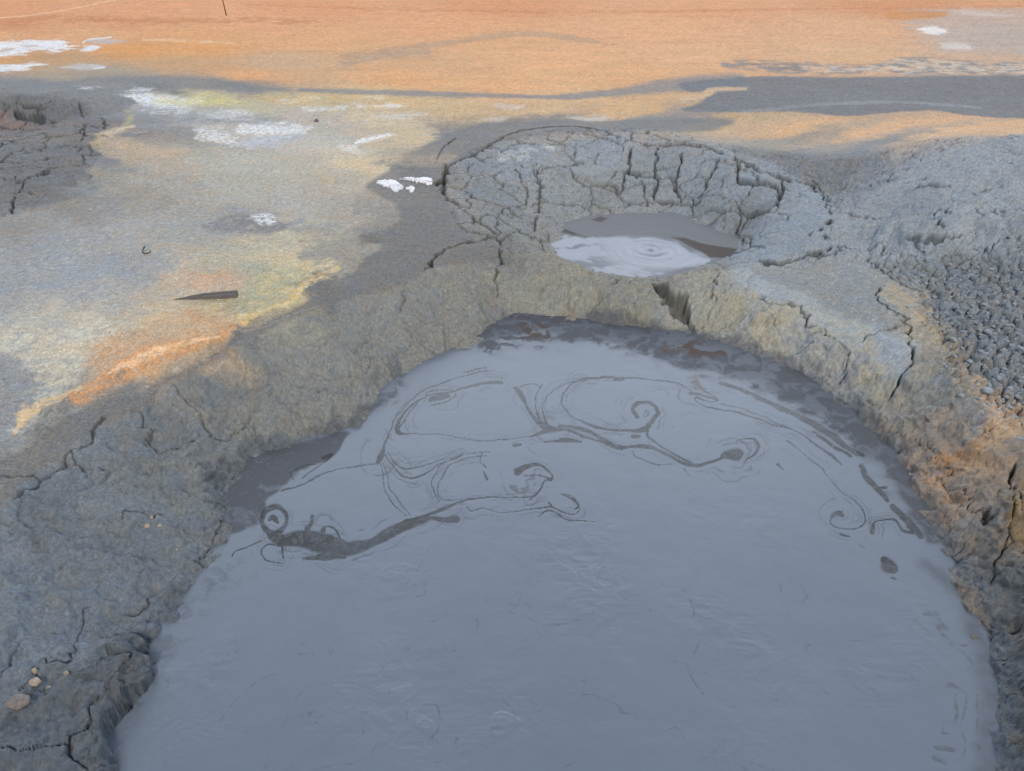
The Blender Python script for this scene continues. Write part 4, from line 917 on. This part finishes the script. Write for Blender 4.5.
bl, m = ppoly([(120, 210), (200, 185), (320, 200), (450, 200), (520, 192), (600, 205), (660, 222), (740, 258), (820, 292), (790, 322), (720, 335), (640, 345), (560, 370), (480, 400), (400, 400), (330, 395), (230, 350), (150, 310), (120, 260)], S_, 2.5, .12)
lt = np.zeros(PX.shape, F32); lt[bl] = m
lt *= .35 + .65 * sst(-.32, -.05, fbm(PX + .2 * wx, PY + .2 * wy, 3.2, 4, 530, .6) + .35 * sst(.9, .2, rr))
lt *= 1 - .7 * sst(-.05, .25, fbm(PX * .6 + .3 * wx, PY * 2 + .3 * wy, 3.0, 4, 531, .6)) * sst(.25, .6, rr)
PC_ += (lin((108, 116, 131)).astype(F32) - PC_) * (lt * .9)[..., None]
low = np.zeros(PX.shape, F32)
bl, m = ppoly([(330, 310), (460, 275), (480, 300), (590, 315), (640, 345), (740, 340), (700, 400), (520, 420), (430, 385)], S_, 3.0, .05); low[bl] = m
PC_ += (lin((116, 120, 130)).astype(F32) - PC_) * (low * (.5 + .5 * sst(-.2, .3, ring)))[..., None]
bl, m = ppoly([(640, 200), (700, 203), (800, 232), (930, 252), (925, 275), (890, 295), (810, 288), (740, 245)], S_, 1.0, .04)
PC_[bl] += (lin((66, 57, 50)).astype(F32) - PC_[bl]) * (m * .9)[..., None]
bl, m = ppoly([(165, 175), (200, 165), (240, 185), (300, 200), (260, 208), (210, 190), (170, 200)], S_, 1.0, .04)
PC_[bl] += (lin((66, 57, 50)).astype(F32) - PC_[bl]) * (m * .9)[..., None]
bl, m = ppoly([(300, 125), (340, 112), (375, 120), (340, 138)], S_, 1.0, .04)
PC_[bl] += (lin((66, 57, 50)).astype(F32) - PC_[bl]) * (m * .8)[..., None]
lines = (1 - sst(0, .10, np.abs(ring))) * sst(.75, .2, rr) * lt
for R0 in (.12, .19, .27):
    lines = np.maximum(lines, (1 - sst(0, .012, np.abs(rr + .12 * wx - R0))) * sst(-.3, .3, fbm(PX, PY, 3, 2, 520)) * .7)
PC_ += (lin((108, 102, 100)).astype(F32) - PC_) * (lines * .45)[..., None]
PC_ *= (1 + .08 * ring)[..., None]
PH = .004 * ring * sst(.95, .3, rr) + .006 * np.cos(rr * 60) * sst(.35, .0, rr) * .6
PR = .30 + .5 * (1 - lt) + .0 * rr
small = grid_mesh("small_mud_pool", PX, PY, (BOWL_Z + PH).astype(F32), fc(keepm) > .5, {"soil": PC_, "dry": PR.astype(F32)}, MAT_MUD)
tag(small, "small pale mud pool with rings inside the cracked basin", "mud pool", kind="structure")

# ------------------------------------------------------------------ loose things
def surf(px, py):
    """point and height on the finished ground"""
    X, Y, _ = ground_at([(px, py)])
    u, v = unhit(X[0], Y[0], 0)
    j = int(np.clip(np.searchsorted(U, u), 1, NU - 1)); i = int(np.clip(np.searchsorted(V, v), 1, NV - 1))
    return float(X[0]), float(Y[0]), float(max(fz_[i, j], fz_[i - 1, j], fz_[i, j - 1]))
def simple_mat(name, rgb, rough=.85, var=.25, scale=60, bump=.4, bd=.002, stretch=(1, 1, 1)):
    m, t, p = new_mat(name)
    c = lin(rgb)
    tc = t.nodes.new("ShaderNodeTexCoord"); mp = t.nodes.new("ShaderNodeMapping"); mp.inputs["Scale"].default_value = stretch
    n = t.nodes.new("ShaderNodeTexNoise"); n.inputs["Scale"].default_value = scale; n.inputs["Detail"].default_value = 5
    cr = t.nodes.new("ShaderNodeValToRGB")
    cr.color_ramp.elements[0].position = .3; cr.color_ramp.elements[0].color = (*(c * (1 - var)), 1)
    cr.color_ramp.elements[1].position = .7; cr.color_ramp.elements[1].color = (*(c * (1 + var)), 1)
    bp = t.nodes.new("ShaderNodeBump"); bp.inputs["Strength"].default_value = bump; bp.inputs["Distance"].default_value = bd
    t.links.new(tc.outputs["Object"], mp.inputs[0]); t.links.new(mp.outputs[0], n.inputs["Vector"]); t.links.new(n.outputs[0], cr.inputs[0]); t.links.new(cr.outputs[0], p.inputs["Base Color"])
    t.links.new(n.outputs[0], bp.inputs["Height"]); t.links.new(bp.outputs[0], p.inputs["Normal"])
    p.inputs["Roughness"].default_value = rough
    return m
M_TAN = simple_mat("tan_stone", (160, 148, 130)); M_GREY = simple_mat("grey_stone", (105, 104, 106)); M_WOOD = simple_mat("weathered_wood", (104, 100, 100), .8, .35, 40, .6, .002, (1, 12, 12))
M_CRUST = simple_mat("white_mineral", (232, 234, 238), .8, .08, 50, .5); M_TWIG = simple_mat("dark_twig", (84, 82, 72)); M_POST = simple_mat("brown_stake", (122, 84, 58)); M_CLOD = simple_mat("dry_mud_clod", (142, 150, 157), .95, .14, 45, .6, .003)
M_PINK = simple_mat("caked_stone", (118, 112, 106), .9, .3, 70, .7, .004)
def mesh_obj(name, verts, faces, mat, parent=None, smooth=True, loc=None):
    me = bpy.data.meshes.new(name); me.from_pydata([tuple(v) for v in verts], [], faces); me.update()
    if smooth: me.polygons.foreach_set("use_smooth", [True] * len(me.polygons))
    me.materials.append(mat)
    o = bpy.data.objects.new(name, me); scn.collection.objects.link(o)
    if loc: o.location = loc
    if parent: o.parent = parent
    return o
import bmesh
def blob(rx, ry, rz, seed, sub=2, rough=.25, cut=0.0):
    bm = bmesh.new(); bmesh.ops.create_icosphere(bm, subdivisions=sub, radius=1)
    rs = random.Random(seed)
    dirs = [Vector((rs.gauss(0, 1), rs.gauss(0, 1), rs.gauss(0, 1))).normalized() for _ in range(9)]
    cutd = [rs.uniform(.62, .95) for _ in dirs]
    out = []
    for v in bm.verts:
        p = v.co.copy()
        for dd, cc in zip(dirs, cutd):
            k = p.dot(dd)
            if k > cc: p -= dd * (k - cc) * .85
        p *= 1 + rough * .4 * math.sin(5 * p.x + seed) * math.cos(4 * p.y - seed)
        out.append((p.x * rx, p.y * ry, p.z * rz))
    fs = [tuple(v.index for v in f.verts) for f in bm.faces]
    bm.free()
    return out, fs
def stone(px, py, wpx_, hpx, mat, label, seed, group=None, name="stone", rot=0.0, cat="stone"):
    X, Y, z = surf(px, py)
    dist = math.sqrt(X * X + Y * Y + (CAMH - z) ** 2)
    wpx_ *= .85
    rx = wpx_ / FPX * dist / 2; rz = hpx / FPX * dist / 2
    v, f = blob(rx, rx * .8, max(rz, .4 * rx), seed, 3)
    o = mesh_obj(name, v, f, mat, loc=(X, Y, z + rz * .2)); o.rotation_euler.z = rot
    return tag(o, label, cat, group)
GP = "pale stones on the grey bank"
stone(38, 688, 12, 6, M_TAN, "flat tan pebble with long oval shape at lower left of the grey bank", 3, GP, "pebble", -.3, "pebble")
stone(51, 693.5, 7, 5, M_TAN, "small round tan pebble just right of the long flat pebble", 5, GP, "pebble", .5, "pebble")
stone(38, 676, 5, 8, M_TAN, "upright tan chip just above the long flat pebble", 8, GP, "pebble", .2, "pebble")
stone(31, 719, 22, 9, M_PINK, "mud-caked tan and grey stone embedded at lower left, largest on the bank", 12, GP, "stone", .4)
stone(68, 676, 6, 5, M_TAN, "tiny tan pebble to the right of the upright chip", 13, GP, "pebble", .1, "pebble")
stone(73, 681, 5, 3.5, M_TAN, "tiny flat tan chip below its rounder neighbour right of the upright chip", 14, GP, "pebble", .1, "pebble")
stone(148, 528, 7, 4.5, M_TAN, "pale flat chip in the dark patch halfway up the left bank", 15, GP, "pebble", -.2, "pebble")
stone(152, 519, 4, 4.5, M_TAN, "tiny pale chip just above the flat chip halfway up the left bank", 16, GP, "pebble", .3, "pebble")
stone(161, 529, 5, 3, M_TAN, "small pale chip right of the flat chip halfway up the left bank", 17, GP, "pebble", .3, "pebble")
stone(177, 549, 3.5, 3, M_TAN, "tiny pale chip on the bank close to the edge of the liquid mud", 18, GP, "pebble", .3, "pebble")
stone(316.5, 121.5, 6, 4.5, M_GREY, "small dark grey rock alone on the pale flat ground, far left of the cracked basin", 21, None, "rock", .3, "rock")

# pointed split stake lying on the ochre crust
X0, Y0, z0 = surf(173, 300); X1, Y1, z1 = surf(238, 297)
Lk = math.hypot(X1 - X0, Y1 - Y0)
st_root = bpy.data.objects.new("wooden_stake", None); scn.collection.objects.link(st_root)
st_root.location = (X0, Y0, z0 - .006); st_root.rotation_euler = (0, -math.atan2(z1 - z0, Lk) - .03, math.atan2(Y1 - Y0, X1 - X0))
tag(st_root, "dark grey split wooden stake lying flat on the pale crust, pointed end left", "stake")
def plank(y0, y1, hgt, seed):
    n = 26; vs = []; fs = []; rs = random.Random(seed)
    for i in range(n):
        t = i / (n - 1); x = Lk * t
        k = min(1, .12 + 1.25 * t) ** 1.0
        j = rs.uniform(-.0012, .0012)
        yc0, yc1 = y0 * k + j, y1 * k + j * .5
        h = hgt * (.25 + .75 * min(1, t * 2.2)) + rs.uniform(-.0008, .0008)
        ins = .0025
        vs += [(x, yc0, -.012), (x, yc0, h - ins), (x, yc0 + ins, h), (x, yc1 - ins, h), (x, yc1, h - ins), (x, yc1, -.012)]
        if i:
            a = (i - 1) * 6; b = i * 6
            for q_ in range(6):
                r_2 = (q_ + 1) % 6
                fs.append((a + q_, a + r_2, b + r_2, b + q_))
    fs.append(tuple(range(5, -1, -1))); fs.append(tuple(range((n - 1) * 6, n * 6)))
    return vs, fs
for y0, y1, h, s_ in ((-.022, -.003, .022, 1), (.001, .020, .028, 2)):
    v, f = plank(y0, y1, h, s_); mesh_obj("split_half", v, f, M_WOOD, st_root, False)
# thin upright marker stake far off
X0, Y0, z0 = surf(226.5, 15.5)
def tube(path, radii, n=8):
    vs, fs = [], []
    for i, (p, r_) in enumerate(zip(path, radii)):
        d = Vector(path[min(i + 1, len(path) - 1)]) - Vector(path[max(i - 1, 0)])
        qn = d.to_track_quat('Z', 'Y')
        for k in range(n):
            a = 2 * math.pi * k / n
            vs.append(Vector(p) + qn @ Vector((math.cos(a) * r_, math.sin(a) * r_, 0)))
        if i:
            for k in range(n):
                a0 = (i - 1) * n + k; a1 = (i - 1) * n + (k + 1) % n
                fs.append((a0, a1, a1 + n, a0 + n))
    fs.append(tuple(reversed(range(n)))); fs.append(tuple(range(len(vs) - n, len(vs))))
    return vs, fs
v, f = tube([(0, 0, -.1), (-.012, 0, .2), (-.03, 0, .5), (-.04, .01, .85)], [.016, .015, .014, .012])
tag(mesh_obj("marker_stake", v, f, M_POST, loc=(X0, Y0, z0)), "thin brown upright stake standing far off on the orange plain, cut by the top edge", "stake")
# curled twig
X0, Y0, z0 = surf(148, 252)
sc_ = math.sqrt(X0 ** 2 + Y0 ** 2 + CAMH ** 2) / FPX
path = [(-3.5, 4, 3.2), (-4, 1, 1.8), (-3, -3, .6), (0, -5, .3), (3, -3.5, .5), (3.2, -1, 1.4)]
path = [tuple(q_ * sc_ for q_ in p) for p in path]
path = [tuple(p) for p in smooth_line(path, 5)]
v, f = tube(path, [sc_ * (.75 - .35 * i / len(path)) for i in range(len(path))], 6)
tag(mesh_obj("twig", v, f, M_TWIG, loc=(X0, Y0, z0 + .004)), "small dark curled twig on the blue grey flat, left of the wooden stake", "twig")

# white mineral crust flakes beside the basin
cz = (360, 150, 10.24)
def flake(pts, th, label, seed):
    P = zm(*cz, pts)
    W = [surf(*p[:2]) for p in P]
    W = smooth_line(np.array(W), 6)
    rj = random.Random(seed + 50); W = W + np.array([[rj.gauss(0, .006), rj.gauss(0, .012), 0] for _ in W])
    c = W.mean(0)
    zt = W[:, 2].mean()
    rs = random.Random(seed)
    n = len(W); vs = []; fs = []
    rings = [(1.0, -.012), (1.0, th * .4), (.93, th * .9), (.75, th), (.45, th * 1.25)]
    for s, h in rings:
        for p in W:
            j = rs.uniform(-.15, .15) * th
            vs.append(((p[0] - c[0]) * s, (p[1] - c[1]) * s, p[2] - zt + h + j))
    for r_ in range(len(rings) - 1):
        for k in range(n):
            a = r_ * n + k; b = r_ * n + (k + 1) % n
            fs.append((a, b, b + n, a + n))
    vs.append((0, 0, th * 1.2)); t_ = len(vs) - 1
    for k in range(n): fs.append(((len(rings) - 1) * n + k, (len(rings) - 1) * n + (k + 1) % n, t_))
    o = mesh_obj("mineral_crust", vs, fs, M_CRUST, loc=(c[0], c[1], zt))
    return tag(o, label, "mineral crust", "white mineral crusts beside the cracked basin")
flake([(160, 350), (185, 325), (260, 318), (340, 312), (390, 345), (440, 390), (400, 412), (365, 435), (300, 385), (230, 372)], .014, "white ragged mineral crust on dark mud left of the cracked basin, the larger piece", 1)
flake([(400, 300), (480, 288), (560, 292), (720, 292), (738, 320), (720, 350), (660, 345), (610, 328), (560, 335), (500, 312)], .014, "white elongated mineral crust lying to the right of the larger crust", 2)
flake([(480, 400), (520, 385), (560, 400), (535, 435), (500, 420)], .012, "smallest white mineral crust, below the other two beside the basin", 3)

# loose clods over the rubble: nobody could count them
rs = random.Random(5)
PR_ = to_uv([(880, 262), (905, 285), (935, 325), (955, 370), (985, 405), (1030, 430), (1130, 480), (1180, 300), (1100, 225), (1024, 240), (980, 256), (930, 258)])
protos = [blob(1, 1, .8, 100 + k, 1, .3) for k in range(7)]
vs, fs = [], []
cnt = 0
u0, v0 = PR_.min(0); u1, v1 = PR_.max(0)
cand = np.array([(rs.uniform(u0, u1), rs.uniform(v0, v1)) for _ in range(9000)])
sdv = sdf_poly(cand[:, 0], cand[:, 1], PR_)
for (u, v), s_ in zip(cand, sdv):
    if s_ < rs.uniform(-14, 10): continue
    j = int(np.searchsorted(U, u)); i = int(np.searchsorted(V, v))
    if j >= NU or i >= NV: continue
    X, Y, z = float(fx_[i, j]), float(fy_[i, j]), float(fz_[i, j])
    r_ = rs.uniform(.005, .014) * (1.9 if rs.random() < .12 else 1)
    pv_, pf_ = rs.choice(protos)
    a = rs.uniform(0, 6.28); ca, sa = math.cos(a), math.sin(a); k1, k2, k3 = rs.uniform(.7, 1.4), rs.uniform(.7, 1.3), rs.uniform(.5, 1.1)
    b = len(vs)
    for p in pv_:
        x, y = p[0] * k1, p[1] * k2
        vs.append((X + r_ * (x * ca - y * sa), Y + r_ * (x * sa + y * ca), z + r_ * (p[2] * k3 - .1)))
    fs += [tuple(q_ + b for q_ in f_) for f_ in pf_]
    cnt += 1
    if cnt > 2600: break
tag(mesh_obj("mud_clods", vs, fs, M_CLOD, smooth=True), "loose blue grey mud clods scattered over the rubble at the right edge", "mud clods", kind="stuff")
